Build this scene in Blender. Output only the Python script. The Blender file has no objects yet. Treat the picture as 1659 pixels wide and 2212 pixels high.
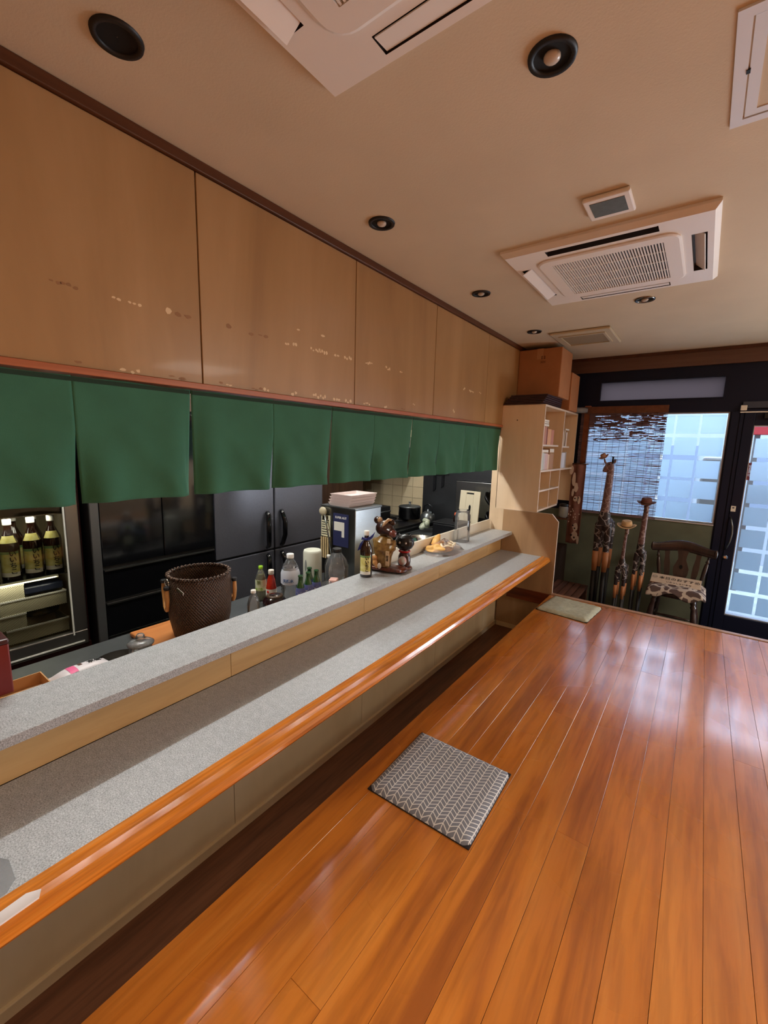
import bpy, bmesh, math, random
from mathutils import Vector, Matrix
random.seed(7)
SC = bpy.context.scene
COL = SC.collection
PI = math.pi

def lin(r, g=None, b=None):
    if g is None: r, g, b = r
    f = lambda c: (c/255)/12.92 if c/255 <= .04045 else ((c/255+.055)/1.055)**2.4
    return (f(r), f(g), f(b), 1)

# ------------------------------------------------------------------ camera
cd = bpy.data.cameras.new('camera'); cam = bpy.data.objects.new('camera', cd); COL.objects.link(cam)
_y, _p, _r = -0.635125298, 0.157494397, 0.0273504948
_f = Vector((math.sin(_y)*math.cos(_p), math.cos(_y)*math.cos(_p), -math.sin(_p)))
_rt = Vector((math.cos(_y), -math.sin(_y), 0)); _dn = _f.cross(_rt)
_R = Matrix.Rotation(_r, 3, 'Z') @ Matrix((_rt, _dn, _f))
cam.matrix_world = Matrix.Translation((0, 0, 1.77)) @ Matrix((_R[0], -_R[1], -_R[2])).transposed().to_4x4()
cd.sensor_fit = 'HORIZONTAL'; cd.sensor_width = 36; cd.lens = 924.8625/1659*36
cd.clip_start = .01; cd.clip_end = 200
SC.camera = cam

# ------------------------------------------------------------------ world, lights, exposure
SC.view_settings.view_transform = 'Standard'; SC.view_settings.look = 'None'
SC.view_settings.gamma = 1; SC.view_settings.use_curve_mapping = False
SC.view_settings.exposure = 0.3
W = bpy.data.worlds.new('sky'); SC.world = W; W.use_nodes = True
_bg = W.node_tree.nodes['Background']; _bg.inputs[0].default_value = (.56, .72, 1, 1); _bg.inputs[1].default_value = 8.6

_s = bpy.data.lights.new('sun', 'SUN'); _s.energy = 1.5; _s.angle = .6; _s.color = (1, .96, .9)
_so = bpy.data.objects.new('sun', _s); COL.objects.link(_so); _so.rotation_euler = (math.radians(38), 0, math.radians(12))

def area(name, loc, rot, sx, sy, power, color=(1, 1, 1), spread=180):
    d = bpy.data.lights.new(name, 'AREA'); d.shape = 'RECTANGLE'; d.size = sx; d.size_y = sy
    d.energy = power; d.color = color; d.spread = math.radians(spread)
    o = bpy.data.objects.new(name, d); COL.objects.link(o); o.location = loc; o.rotation_euler = rot
    return o
# two kitchen fluorescent fittings
KL = [(-2.39, 1.0, 2.70), (-2.39, 3.0, 2.70)]
for k in KL:
    for j in range(5):
        _d = bpy.data.lights.new('kitchen_tube_light', 'POINT'); _d.energy = 12.5; _d.color = (.93, .98, 1); _d.shadow_soft_size = .025
        _o = bpy.data.objects.new('kitchen_tube_light', _d); COL.objects.link(_o); _o.location = (k[0], k[1]-.5+.25*j, k[2]-.03)
# two unseen lamps added to brighten the inside of the display fridge
area('fridge_fill_light', (-3.17, .5, 1.28), (0, math.radians(20), 0), .05, .7, 1.1, (1, .97, .85))
area('fridge_fill_light', (-3.105, .5, .91), (0, math.radians(12), 0), .03, .7, .8, (1, .97, .85))
# warm ceiling panels added out of view to fill the room with light
ROOM_FILL = [(.5, -.2, 2.74, 17, 95), (2.3, 3.3, 2.74, 34, 180)]
for x, y, z, p, sp in ROOM_FILL: area('room_fill_light', (x, y, z-.05), (0, 0, 0), .9, .9, p, (1, .95, .88), sp)
# added area light standing in for daylight at the added window
area('added_daylight_fill', (2.03, 5.50, 1.22), (math.radians(-100), 0, math.radians(0)), 1.75, 1.85, 125, (.86, .93, 1))

# ------------------------------------------------------------------ mesh helpers
class MB:
    def __init__(s): s.v = []; s.f = []; s.sm = []; s.mi = []; s.cur = 0
    def add(s, vs, fs, smooth=False):
        n = len(s.v); s.v += [tuple(v) for v in vs]
        for f in fs: s.f.append([i+n for i in f]); s.sm.append(smooth); s.mi.append(s.cur)
        return s
    def box(s, x0, x1, y0, y1, z0, z1, M=None):
        vs = [Vector((x, y, z)) for z in (z0, z1) for y in (y0, y1) for x in (x0, x1)]
        if M: vs = [M @ v for v in vs]
        return s.add(vs, [(0, 2, 3, 1), (4, 5, 7, 6), (0, 1, 5, 4), (2, 6, 7, 3), (0, 4, 6, 2), (1, 3, 7, 5)])
    def lathe(s, prof, cx=0, cy=0, cz=0, n=20, M=None, sx=1, sy=1, cap=True):
        vs = []
        for r, z in prof:
            for k in range(n):
                a = 2*PI*k/n; v = Vector((cx+r*sx*math.cos(a), cy+r*sy*math.sin(a), cz+z))
                vs.append(M @ v if M else v)
        fs = []
        for i in range(len(prof)-1):
            for k in range(n):
                k2 = (k+1) % n; fs.append((i*n+k, i*n+k2, (i+1)*n+k2, (i+1)*n+k))
        s.add(vs, fs, True)
        if cap:
            b = len(s.v)-len(vs)
            s.f.append([b+k for k in range(n)][::-1]); s.sm.append(False); s.mi.append(s.cur)
            s.f.append([b+(len(prof)-1)*n+k for k in range(n)]); s.sm.append(False); s.mi.append(s.cur)
        return s
    def tube(s, path, rad, n=10, M=None, flat=1):
        path = [Vector(p) for p in path]
        if not hasattr(rad, '__len__'): rad = [rad]*len(path)
        vs = []; up = None
        for i, p in enumerate(path):
            t = (path[min(i+1, len(path)-1)]-path[max(i-1, 0)]).normalized()
            if up is None: up = Vector((0, 0, 1)) if abs(t.z) < .9 else Vector((0, 1, 0))
            a = t.cross(up).normalized(); b = a.cross(t).normalized(); up = b
            for k in range(n):
                an = 2*PI*k/n; v = p+(a*math.cos(an)+b*math.sin(an)*flat)*rad[i]
                vs.append(M @ v if M else v)
        fs = [(i*n+k, i*n+(k+1) % n, (i+1)*n+(k+1) % n, (i+1)*n+k) for i in range(len(path)-1) for k in range(n)]
        m = len(path)-1
        s.add(vs, fs, True); b = len(s.v)-len(vs)
        s.f.append([b+k for k in range(n)][::-1]); s.sm.append(True); s.mi.append(s.cur)
        s.f.append([b+m*n+k for k in range(n)]); s.sm.append(True); s.mi.append(s.cur)
        return s
    def ball(s, c, rx, ry=None, rz=None, n=14, M=None):
        ry = ry or rx; rz = rz or rx; m = n//2
        prof = [(max(.02, math.sin(PI*i/m)), -math.cos(PI*i/m)) for i in range(m+1)]
        Mt = Matrix.Translation(c) @ Matrix.Diagonal((rx, ry, rz, 1))
        if M: Mt = M @ Mt
        return s.lathe(prof, n=n, M=Mt)
    def prism(s, poly, a0, a1, axis='z', M=None):
        n = len(poly); vs = []
        for h in (a0, a1):
            for p in poly:
                v = {'z': (p[0], p[1], h), 'y': (p[0], h, p[1]), 'x': (h, p[0], p[1])}[axis]
                v = Vector(v); vs.append(M @ v if M else v)
        fs = [tuple(range(n))[::-1], tuple(range(n, 2*n))]+[(i, (i+1) % n, (i+1) % n+n, i+n) for i in range(n)]
        return s.add(vs, fs)
    def grid(s, nu, nv, fn, closed=False):
        vs = [fn(i/nu, j/nv) for j in range(nv+1) for i in range(nu+1)]
        fs = [(j*(nu+1)+i, j*(nu+1)+i+1, (j+1)*(nu+1)+i+1, (j+1)*(nu+1)+i) for j in range(nv) for i in range(nu)]
        return s.add(vs, fs, True)

def mesh_from(mb, name, off=(0, 0, 0)):
    me = bpy.data.meshes.new(name); o = Vector(off)
    me.from_pydata([tuple(Vector(v)-o) for v in mb.v], [], mb.f)
    me.polygons.foreach_set('use_smooth', mb.sm); me.polygons.foreach_set('material_index', mb.mi)
    bm = bmesh.new(); bm.from_mesh(me); bmesh.ops.recalc_face_normals(bm, faces=bm.faces); bm.to_mesh(me); bm.free()
    return me

def obj(name, mb, mats, parent=None, loc=None, bevel=0, seg=2, local=False, **tags):
    """one mesh object. Geometry authored in world coordinates unless local (then relative to its parent)."""
    wl = Vector(parent.matrix_world.translation) if parent else Vector((0, 0, 0))
    wl = Vector(parent['_wl']) if parent is not None and '_wl' in parent else wl
    o_w = Vector(loc) if loc is not None else (wl if parent else Vector((0, 0, 0)))
    if local:
        me = mesh_from(mb, name) if isinstance(mb, MB) else mb
    else:
        me = mesh_from(mb, name, o_w) if isinstance(mb, MB) else mb
    o = bpy.data.objects.new(name, me); COL.objects.link(o)
    if parent:
        o.parent = parent
        if not local: o.location = o_w-wl
    elif loc is not None: o.location = loc
    o['_wl'] = tuple(o_w)
    for m in (mats if isinstance(mats, (list, tuple)) else [mats]): me.materials.append(m)
    if bevel:
        b = o.modifiers.new('bevel', 'BEVEL'); b.width = bevel; b.segments = seg; b.limit_method = 'ANGLE'; b.angle_limit = .6
    for k, v in tags.items(): o[k] = v
    return o

def thing(name, loc, label, cat, group=None, rotz=0):
    o = bpy.data.objects.new(name, None); COL.objects.link(o); o.location = loc; o.rotation_euler = (0, 0, rotz)
    o.empty_display_size = .05; o['_wl'] = tuple(loc)
    o['label'] = label; o['category'] = cat
    if group: o['group'] = group
    return o
def tag(o, label, cat, group=None):
    o['label'] = label; o['category'] = cat
    if group: o['group'] = group
    return o
def children(o): return [c for c in bpy.data.objects if c.parent == o]
def copy_tree(o, parent=None):
    c = o.copy(); COL.objects.link(c)
    if parent: c.parent = parent
    for ch in children(o): copy_tree(ch, c)
    return c
def fuse(mb, voxel, smooth=2):
    me = mesh_from(mb, 'tmp'); o = bpy.data.objects.new('tmp', me); COL.objects.link(o)
    r = o.modifiers.new('r', 'REMESH'); r.mode = 'VOXEL'; r.voxel_size = voxel; r.use_smooth_shade = True
    if smooth:
        k = o.modifiers.new('s', 'SMOOTH'); k.iterations = smooth; k.factor = .6
    dg = bpy.context.evaluated_depsgraph_get(); m2 = bpy.data.meshes.new_from_object(o.evaluated_get(dg))
    bpy.data.objects.remove(o); bpy.data.meshes.remove(me)
    return m2
def text_mesh(s, size, ext=.0006, vertical=False, bold=0.0, align='CENTER'):
    cu = bpy.data.curves.new('t', 'FONT'); cu.body = '\n'.join(s) if vertical else s
    cu.size = size; cu.extrude = ext; cu.align_x = align; cu.align_y = 'CENTER'; cu.offset = bold; cu.resolution_u = 2
    if vertical: cu.space_line = .95
    o = bpy.data.objects.new('t', cu); COL.objects.link(o)
    dg = bpy.context.evaluated_depsgraph_get(); me = bpy.data.meshes.new_from_object(o.evaluated_get(dg))
    bpy.data.objects.remove(o); bpy.data.curves.remove(cu)
    return me
def place_mesh(name, me, mat, parent, M):
    """text mesh transformed by M (in parent's local frame)"""
    me.transform(M); me.materials.clear(); me.materials.append(mat)
    o = bpy.data.objects.new(name, me); COL.objects.link(o); o.parent = parent; o['_wl'] = (0, 0, 0)
    return o
def wrap_text(me, R, zc):
    """bend a flat (x,y) text round a vertical cylinder of radius R; front faces -y"""
    for v in me.vertices:
        a = v.co.x/R; z = v.co.y; r = R+v.co.z
        v.co = (r*math.sin(a), -r*math.cos(a), zc+z)
    return me

# ------------------------------------------------------------------ materials
_M = {}
def nodes(name):
    m = bpy.data.materials.new(name); m.use_nodes = True; nt = m.node_tree; b = nt.nodes['Principled BSDF']
    return m, nt, b
def N(nt, t, **k):
    n = nt.nodes.new(t)
    for a, v in k.items():
        if a.startswith('i_'): n.inputs[a[2:].replace('_', ' ')].default_value = v
        else: setattr(n, a, v)
    return n
def mat(name, c, rough=.5, metal=0, spec=.5, noise=0, nscale=20, bump=0, bscale=60, coat=0, c2=None, trans=0, ior=1.45, emit=None, es=0, alpha=1, vec='Object', stretch=None):
    if name in _M: return _M[name]
    m, nt, b = nodes(name); c = lin(c) if len(c) == 3 else c
    b.inputs['Base Color'].default_value = c; b.inputs['Roughness'].default_value = rough
    b.inputs['Metallic'].default_value = metal; b.inputs['Specular IOR Level'].default_value = spec
    b.inputs['Coat Weight'].default_value = coat; b.inputs['Coat Roughness'].default_value = .08
    b.inputs['Transmission Weight'].default_value = trans; b.inputs['IOR'].default_value = ior
    b.inputs['Alpha'].default_value = alpha
    if emit: b.inputs['Emission Color'].default_value = lin(emit); b.inputs['Emission Strength'].default_value = es
    tc = N(nt, 'ShaderNodeTexCoord'); src = tc.outputs[vec]
    if stretch:
        mp = N(nt, 'ShaderNodeMapping'); mp.inputs['Scale'].default_value = stretch; nt.links.new(src, mp.inputs[0]); src = mp.outputs[0]
    if noise or c2:
        n = N(nt, 'ShaderNodeTexNoise', i_Scale=nscale, i_Detail=4); nt.links.new(src, n.inputs['Vector'])
        r = N(nt, 'ShaderNodeValToRGB'); nt.links.new(n.outputs['Fac'], r.inputs[0])
        e = r.color_ramp.elements; e[0].position = .35; e[1].position = .65
        d = noise or 0
        cc = lin(c2) if c2 else tuple(min(1, x*(1+d)) for x in c[:3])+(1,)
        e[0].color = tuple(x*(1-d) for x in c[:3])+(1,); e[1].color = cc
        nt.links.new(r.outputs[0], b.inputs['Base Color'])
    if bump:
        n = N(nt, 'ShaderNodeTexNoise', i_Scale=bscale, i_Detail=3); nt.links.new(src, n.inputs['Vector'])
        bp = N(nt, 'ShaderNodeBump', i_Strength=bump, i_Distance=.003); nt.links.new(n.outputs['Fac'], bp.inputs['Height'])
        nt.links.new(bp.outputs[0], b.inputs['Normal'])
    _M[name] = m; return m
def wood(name, dark, mid, light, scale=(14, .9, 14), rough=.3, coat=.0, var=.25, bump=.05, axis='y', streak=1.0, wear=0, rvar=.0):
    """grain running along an axis; every object gets its own pattern and tone"""
    m, nt, b = nodes(name)
    if axis == 'z': scale = (scale[0], scale[2], scale[1])
    if axis == 'x': scale = (scale[1], scale[0], scale[2])
    tc = N(nt, 'ShaderNodeTexCoord'); oi = N(nt, 'ShaderNodeObjectInfo')
    mul = N(nt, 'ShaderNodeMath', operation='MULTIPLY'); mul.inputs[1].default_value = 37; nt.links.new(oi.outputs['Random'], mul.inputs[0])
    cb = N(nt, 'ShaderNodeCombineXYZ')
    for i in range(3): nt.links.new(mul.outputs[0], cb.inputs[i])
    ad = N(nt, 'ShaderNodeVectorMath', operation='ADD'); mp = N(nt, 'ShaderNodeMapping'); mp.inputs['Scale'].default_value = scale
    nt.links.new(tc.outputs['Object'], mp.inputs[0]); nt.links.new(mp.outputs[0], ad.inputs[0]); nt.links.new(cb.outputs[0], ad.inputs[1])
    n1 = N(nt, 'ShaderNodeTexNoise', i_Scale=1.0, i_Detail=5, i_Roughness=.6, i_Distortion=.6); nt.links.new(ad.outputs[0], n1.inputs['Vector'])
    n2 = N(nt, 'ShaderNodeTexNoise', i_Scale=5.0, i_Detail=3); nt.links.new(ad.outputs[0], n2.inputs['Vector'])
    r = N(nt, 'ShaderNodeValToRGB'); e = r.color_ramp.elements
    e[0].position = .30; e[0].color = lin(dark); e[1].position = .68; e[1].color = lin(light)
    q = e.new(.48); q.color = lin(mid)
    nt.links.new(n1.outputs['Fac'], r.inputs[0])
    mx = N(nt, 'ShaderNodeMix', data_type='RGBA', blend_type='MULTIPLY'); mx.inputs[0].default_value = .35*streak
    r2 = N(nt, 'ShaderNodeValToRGB'); r2.color_ramp.elements[0].position = .38; r2.color_ramp.elements[0].color = (.35, .3, .28, 1); r2.color_ramp.elements[1].position = .55
    nt.links.new(n2.outputs['Fac'], r2.inputs[0]); nt.links.new(r.outputs[0], mx.inputs[6]); nt.links.new(r2.outputs[0], mx.inputs[7])
    hv = N(nt, 'ShaderNodeHueSaturation'); mr = N(nt, 'ShaderNodeMapRange'); mr.inputs['To Min'].default_value = 1-var; mr.inputs['To Max'].default_value = 1+var*.6
    nt.links.new(oi.outputs['Random'], mr.inputs['Value']); nt.links.new(mr.outputs[0], hv.inputs['Value']); nt.links.new(mx.outputs[2], hv.inputs['Color'])
    out = hv.outputs[0]
    b.inputs['Roughness'].default_value = rough
    if wear:   # large worn patches of the varnish
        nw = N(nt, 'ShaderNodeTexNoise', i_Scale=2.3, i_Detail=1); geo = N(nt, 'ShaderNodeNewGeometry')
        nt.links.new(geo.outputs['Position'], nw.inputs['Vector'])
        rw = N(nt, 'ShaderNodeMapRange'); rw.inputs['From Min'].default_value = .15; rw.inputs['From Max'].default_value = .85
        rw.inputs['To Min'].default_value = rough; rw.inputs['To Max'].default_value = rough+wear
        nt.links.new(nw.outputs['Fac'], rw.inputs['Value']); nt.links.new(rw.outputs[0], b.inputs['Roughness'])
        big = N(nt, 'ShaderNodeTexNoise', i_Scale=1.3, i_Detail=1); mpb = N(nt, 'ShaderNodeMapping'); mpb.inputs['Scale'].default_value = (3, 1.2, 1)
        nt.links.new(geo.outputs['Position'], mpb.inputs[0]); nt.links.new(mpb.outputs[0], big.inputs['Vector'])
        mb_ = N(nt, 'ShaderNodeMix', data_type='RGBA', blend_type='MULTIPLY'); rb = N(nt, 'ShaderNodeMapRange')
        rb.inputs['From Min'].default_value = .30; rb.inputs['From Max'].default_value = .85; rb.inputs['To Max'].default_value = .55
        nt.links.new(big.outputs['Fac'], rb.inputs['Value']); nt.links.new(rb.outputs[0], mb_.inputs[0])
        nt.links.new(out, mb_.inputs[6]); mb_.inputs[7].default_value = (.50, .38, .36, 1); out = mb_.outputs[2]
    nt.links.new(out, b.inputs['Base Color'])
    b.inputs['Coat Weight'].default_value = coat; b.inputs['Coat Roughness'].default_value = .13 if wear else .06
    if bump:
        bp = N(nt, 'ShaderNodeBump', i_Strength=bump, i_Distance=.002); nt.links.new(n2.outputs['Fac'], bp.inputs['Height'])
        if wear:
            n3 = N(nt, 'ShaderNodeTexNoise', i_Scale=14, i_Detail=0); mp3 = N(nt, 'ShaderNodeMapping'); mp3.inputs['Scale'].default_value = (.5, 1.3, 1)
            g3 = N(nt, 'ShaderNodeNewGeometry'); nt.links.new(g3.outputs['Position'], mp3.inputs[0]); nt.links.new(mp3.outputs[0], n3.inputs['Vector'])
            bp2 = N(nt, 'ShaderNodeBump', i_Strength=.16, i_Distance=.004); nt.links.new(n3.outputs['Fac'], bp2.inputs['Height'])
            nt.links.new(bp.outputs[0], bp2.inputs['Normal']); bp = bp2
        nt.links.new(bp.outputs[0], b.inputs['Normal'])
    return m
def speckle(name, base, a, c, scale=260, rough=.35):
    m, nt, b = nodes(name); tc = N(nt, 'ShaderNodeTexCoord')
    n = N(nt, 'ShaderNodeTexNoise', i_Scale=scale, i_Detail=2); nt.links.new(tc.outputs['Object'], n.inputs['Vector'])
    r = N(nt, 'ShaderNodeValToRGB'); e = r.color_ramp.elements; e[0].position = .32; e[0].color = lin(a); e[1].position = .68; e[1].color = lin(c)
    q = e.new(.5); q.color = lin(base); nt.links.new(n.outputs['Fac'], r.inputs[0])
    n2 = N(nt, 'ShaderNodeTexNoise', i_Scale=40, i_Detail=4); nt.links.new(tc.outputs['Object'], n2.inputs['Vector'])
    mx = N(nt, 'ShaderNodeMix', data_type='RGBA', blend_type='OVERLAY'); mx.inputs[0].default_value = .25
    nt.links.new(r.outputs[0], mx.inputs[6]); nt.links.new(n2.outputs['Fac'], mx.inputs[7]); nt.links.new(mx.outputs[2], b.inputs['Base Color'])
    b.inputs['Roughness'].default_value = rough; return m
def clear_glass(name, tint=(1, 1, 1), gloss=.06, rough=.0, density=0.0):
    """thin clear sheet: transparent with a fresnel gloss"""
    if name in _M: return _M[name]
    m = bpy.data.materials.new(name); m.use_nodes = True; nt = m.node_tree; nt.nodes.clear()
    o = N(nt, 'ShaderNodeOutputMaterial'); t = N(nt, 'ShaderNodeBsdfTransparent'); t.inputs[0].default_value = tuple(tint)+(1,)
    g = N(nt, 'ShaderNodeBsdfGlossy'); g.inputs['Roughness'].default_value = rough
    d = N(nt, 'ShaderNodeBsdfDiffuse'); d.inputs[0].default_value = (.8, .82, .85, 1)
    fr = N(nt, 'ShaderNodeFresnel', i_IOR=1.5); mx = N(nt, 'ShaderNodeMixShader'); mx2 = N(nt, 'ShaderNodeMixShader'); mx2.inputs[0].default_value = density
    nt.links.new(fr.outputs[0], mx.inputs[0]); nt.links.new(t.outputs[0], mx2.inputs[1]); nt.links.new(d.outputs[0], mx2.inputs[2])
    nt.links.new(mx2.outputs[0], mx.inputs[1]); nt.links.new(g.outputs[0], mx.inputs[2]); nt.links.new(mx.outputs[0], o.inputs[0])
    _M[name] = m; return m
def frosted(name, col=(.85, .92, 1), through=.12):
    m = bpy.data.materials.new(name); m.use_nodes = True; nt = m.node_tree; nt.nodes.clear()
    o = N(nt, 'ShaderNodeOutputMaterial'); t = N(nt, 'ShaderNodeBsdfTransparent'); tl = N(nt, 'ShaderNodeBsdfTranslucent'); tl.inputs[0].default_value = tuple(col)+(1,)
    d = N(nt, 'ShaderNodeBsdfDiffuse'); d.inputs[0].default_value = tuple(x*.6 for x in col)+(1,)
    a = N(nt, 'ShaderNodeMixShader'); a.inputs[0].default_value = .15; b = N(nt, 'ShaderNodeMixShader'); b.inputs[0].default_value = through
    nt.links.new(tl.outputs[0], a.inputs[1]); nt.links.new(d.outputs[0], a.inputs[2]); nt.links.new(a.outputs[0], b.inputs[1]); nt.links.new(t.outputs[0], b.inputs[2])
    nt.links.new(b.outputs[0], o.inputs[0]); return m

M_floor = wood('varnished_floor', (166, 92, 34), (208, 124, 42), (218, 138, 56), scale=(9, .8, 9), rough=.22, coat=1.0, var=.05, bump=.10, wear=.13, streak=.75)
M_rail = wood('rail_wood', (176, 92, 24), (220, 132, 44), (232, 152, 66), scale=(20, .8, 20), rough=.18, coat=.6, var=.02, bump=.02)
M_panel = wood('panel_wood', (154, 116, 76), (168, 130, 86), (178, 140, 96), scale=(3, 3, .5), rough=.32, coat=.08, var=.03, bump=0, streak=.10)
M_panelc = wood('counter_panel_wood', (214, 184, 140), (226, 198, 154), (234, 208, 166), scale=(4, 2, .6), rough=.34, coat=.1, var=.03, bump=0, streak=.12)
M_splash = wood('splash_panel_wood', (190, 150, 98), (206, 166, 112), (216, 178, 124), scale=(10, 1.2, 10), rough=.35, coat=.1, var=.03, bump=0, streak=.12)
M_trimred = wood('trim_wood', (150, 84, 52), (172, 98, 62), (182, 110, 74), scale=(14, .8, 14), rough=.35, var=.02, bump=0, streak=.3)
M_trimdark = wood('dark_trim_wood', (66, 34, 14), (80, 42, 18), (92, 50, 24), scale=(14, .8, 14), rough=.4, var=.02, bump=0, streak=.3)
M_band = wood('brown_band_wood', (92, 64, 54), (102, 72, 60), (110, 80, 66), axis='x', rough=.5, var=.02, bump=0, streak=.2)
M_redwood = wood('red_wood', (86, 34, 14), (120, 52, 22), (140, 66, 30), axis='x', rough=.3, coat=.2, var=.05)
M_shelfwood = wood('shelf_board_wood', (224, 196, 162), (236, 208, 172), (242, 216, 184), axis='z', scale=(4, .5, 4), rough=.45, var=.03, bump=0, streak=.12)
M_partwood = wood('partition_wood', (160, 124, 90), (176, 140, 102), (186, 150, 112), axis='z', scale=(4, .5, 4), rough=.42, var=.03, bump=0, streak=.12)
M_edge = mat('pale_edge_band', (226, 208, 190), .4)
M_stone = speckle('speckled_stone', (168, 171, 174), (134, 135, 136), (194, 197, 200))
M_ceil = mat('ceiling_plaster', (206, 189, 161), .9, noise=.03, nscale=3, bump=.15, bscale=160)
M_black = mat('black_metal', (16, 16, 20), .4)
M_blackgloss = mat('black_gloss', (10, 10, 12), .12, coat=.5)
M_darkframe = mat('dark_window_frame', (16, 22, 46), .5, spec=.3)
M_white = mat('white_plastic', (222, 214, 202), .45)
M_whitep = mat('off_white_plastic', (205, 192, 172), .5)
M_alu = mat('aluminium', (200, 205, 212), .35, metal=.5)
M_steel = mat('stainless_steel', (170, 172, 172), .26, metal=1, noise=.04, nscale=30, stretch=(1, .1, 1))
M_steeldark = mat('dull_steel', (120, 124, 126), .34, metal=.85, noise=.06, nscale=10)
M_chrome = mat('chrome', (215, 215, 218), .12, metal=1)
M_paper = mat('paper_white', (228, 224, 214), .7)
M_ink = mat('black_ink', (14, 13, 12), .6)
M_glass = clear_glass('window_glass')
M_clear = clear_glass('clear_plastic', (.96, .97, .98), density=.12, rough=.05)
M_khaki = mat('khaki_wall_paint', (100, 106, 90), .75, noise=.10, nscale=5, bump=.2, bscale=90)
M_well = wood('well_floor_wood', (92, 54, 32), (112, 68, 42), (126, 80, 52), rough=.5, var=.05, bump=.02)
M_beigewall = mat('beige_wall_paint', (190, 160, 125), .85, noise=.03, nscale=4)
M_darkconc = mat('entry_floor_stone', (58, 58, 56), .6, noise=.25, nscale=30, bump=.2)

# ------------------------------------------------------------------ room shell
def struct(name, mb, m, parent=None, **k):
    o = obj(name, mb, m, parent, **k)
    if parent is None: o['kind'] = 'structure'
    return o
ZC = 2.784; YF = 5.435; YP = 4.12
struct('floor', MB().box(-1.60, 3.1, -2.0, 5.6, -.15, -.05), M_darkconc)
struct('floor_kitchen', MB().box(-3.9, -1.60, -2.0, 4.6, -.15, -.05), mat('kitchen_floor_tile', (60, 52, 46), .5, noise=.2, nscale=9))
struct('ceiling', MB().box(-3.9, 3.1, -2.0, 5.6, ZC, ZC+.12), M_ceil)
struct('wall_right', MB().box(3.1, 3.2, -2.0, 5.6, -.15, ZC+.1), M_beigewall)
struct('wall_back', MB().box(-3.9, 3.2, -2.1, -2.0, -.15, ZC+.1), M_beigewall)
struct('wall_kitchen_back', MB().box(-3.95, -3.85, -2.0, 4.6, -.15, ZC), mat('kitchen_wall_dark', (86, 62, 44), .6, noise=.08, nscale=4))
# upper wall over the counter: separate veneered panels on a dark backing
wl = struct('wall_left', MB().box(-1.72, -1.642, -2.0, YF, 1.985, ZC-.002), mat('panel_gap_dark', (52, 28, 14), .7), loc=(-1.65, 0, 2.0))
seams = [-2.0, -.86, .058, .978, 1.90, 2.78, 3.70, YF]
for a, b in zip(seams, seams[1:]):
    obj('panel', MB().box(-1.641, -1.63, a+.0025, b-.0025, 1.986, ZC-.04), M_panel, wl, loc=(-1.635, (a+b)/2, 2.38), bevel=.0015, seg=1)
mbd = MB(); mbl = MB()
for y, z, w, h, k in [(0.532, 2.226, 0.07, 0.016, 'd'), (0.68, 2.222, 0.029, 0.012, 'l'), (0.735, 2.224, 0.043, 0.015, 'l'), (0.85, 2.225, 0.024, 0.023, 'l'), (0.888, 2.226, 0.025, 0.016, 'd'), (0.925, 2.229, 0.026, 0.02, 'd'), (1.102, 2.228, 0.026, 0.022, 'd'), (1.214, 2.225, 0.024, 0.019, 'd'), (1.26, 2.225, 0.025, 0.018, 'd'), (1.29, 2.225, 0.025, 0.016, 'd'), (1.41, 2.222, 0.028, 0.012, 'l'), (1.458, 2.227, 0.029, 0.021, 'l'), (1.596, 2.225, 0.071, 0.022, 'l'), (1.648, 2.225, 0.06, 0.025, 'l'), (1.749, 2.227, 0.036, 0.023, 'l'), (1.841, 2.231, 0.061, 0.024, 'l'), (2.024, 2.231, 0.06, 0.018, 'l'), (2.212, 2.23, 0.048, 0.022, 'l'), (2.354, 2.226, 0.031, 0.014, 'l'), (3.265, 2.23, 0.033, 0.018, 'l'), (3.396, 2.226, 0.079, 0.019, 'l'), (3.571, 2.23, 0.038, 0.019, 'l'), (1.482, 2.298, 0.018, 0.013, 'l'), (1.648, 2.302, 0.027, 0.011, 'l'), (0.555, 2.001, 0.023, 0.014, 'd'), (0.686, 1.996, 0.021, 0.018, 'l'), (0.725, 1.996, 0.028, 0.016, 'l'), (0.852, 1.999, 0.021, 0.017, 'd'), (0.894, 1.995, 0.026, 0.014, 'd'), (1.059, 1.998, 0.021, 0.018, 'd'), (1.094, 1.999, 0.031, 0.015, 'l'), (1.235, 1.996, 0.054, 0.016, 'd'), (1.286, 1.998, 0.031, 0.016, 'l'), (1.451, 2.0, 0.035, 0.022, 'l'), (1.623, 2.002, 0.093, 0.021, 'l'), (1.752, 1.998, 0.051, 0.019, 'l'), (1.846, 1.999, 0.054, 0.023, 'l'), (2.01, 2.001, 0.06, 0.016, 'l'), (2.199, 1.998, 0.029, 0.017, 'l'), (2.394, 2.003, 0.043, 0.015, 'd'), (2.52, 2.043, 0.029, 0.018, 'l'), (3.101, 2.041, 0.031, 0.025, 'l')]:
    tgt = mbd if k == 'd' else mbl
    nn = max(1, int(w/.014)); h *= 1.15; w *= 1.1
    for i in range(nn):       # torn scraps, not clean rectangles
        ww = w/nn; yy = y-w/2+ww*(i+.5)+random.uniform(-.002, .002); hh = h*random.uniform(.35, 1)*.5; zz = z+random.uniform(-.25, .25)*h
        n = 7; pts = [(yy+ww*.55*random.uniform(.6, 1.1)*math.cos(2*PI*j/n), zz+hh*random.uniform(.6, 1.1)*math.sin(2*PI*j/n)) for j in range(n)]
        tgt.prism(pts, -1.6301, -1.6294, 'x')
obj('tape_residue', mbl, mat('pale_tape_residue', (224, 196, 154), .6), wl, label='pale scraps of torn tape', kind='stuff')
obj('tape_residue', mbd, mat('brown_tape_residue', (150, 108, 70), .6), wl, label='brown glue stains', kind='stuff')
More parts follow.
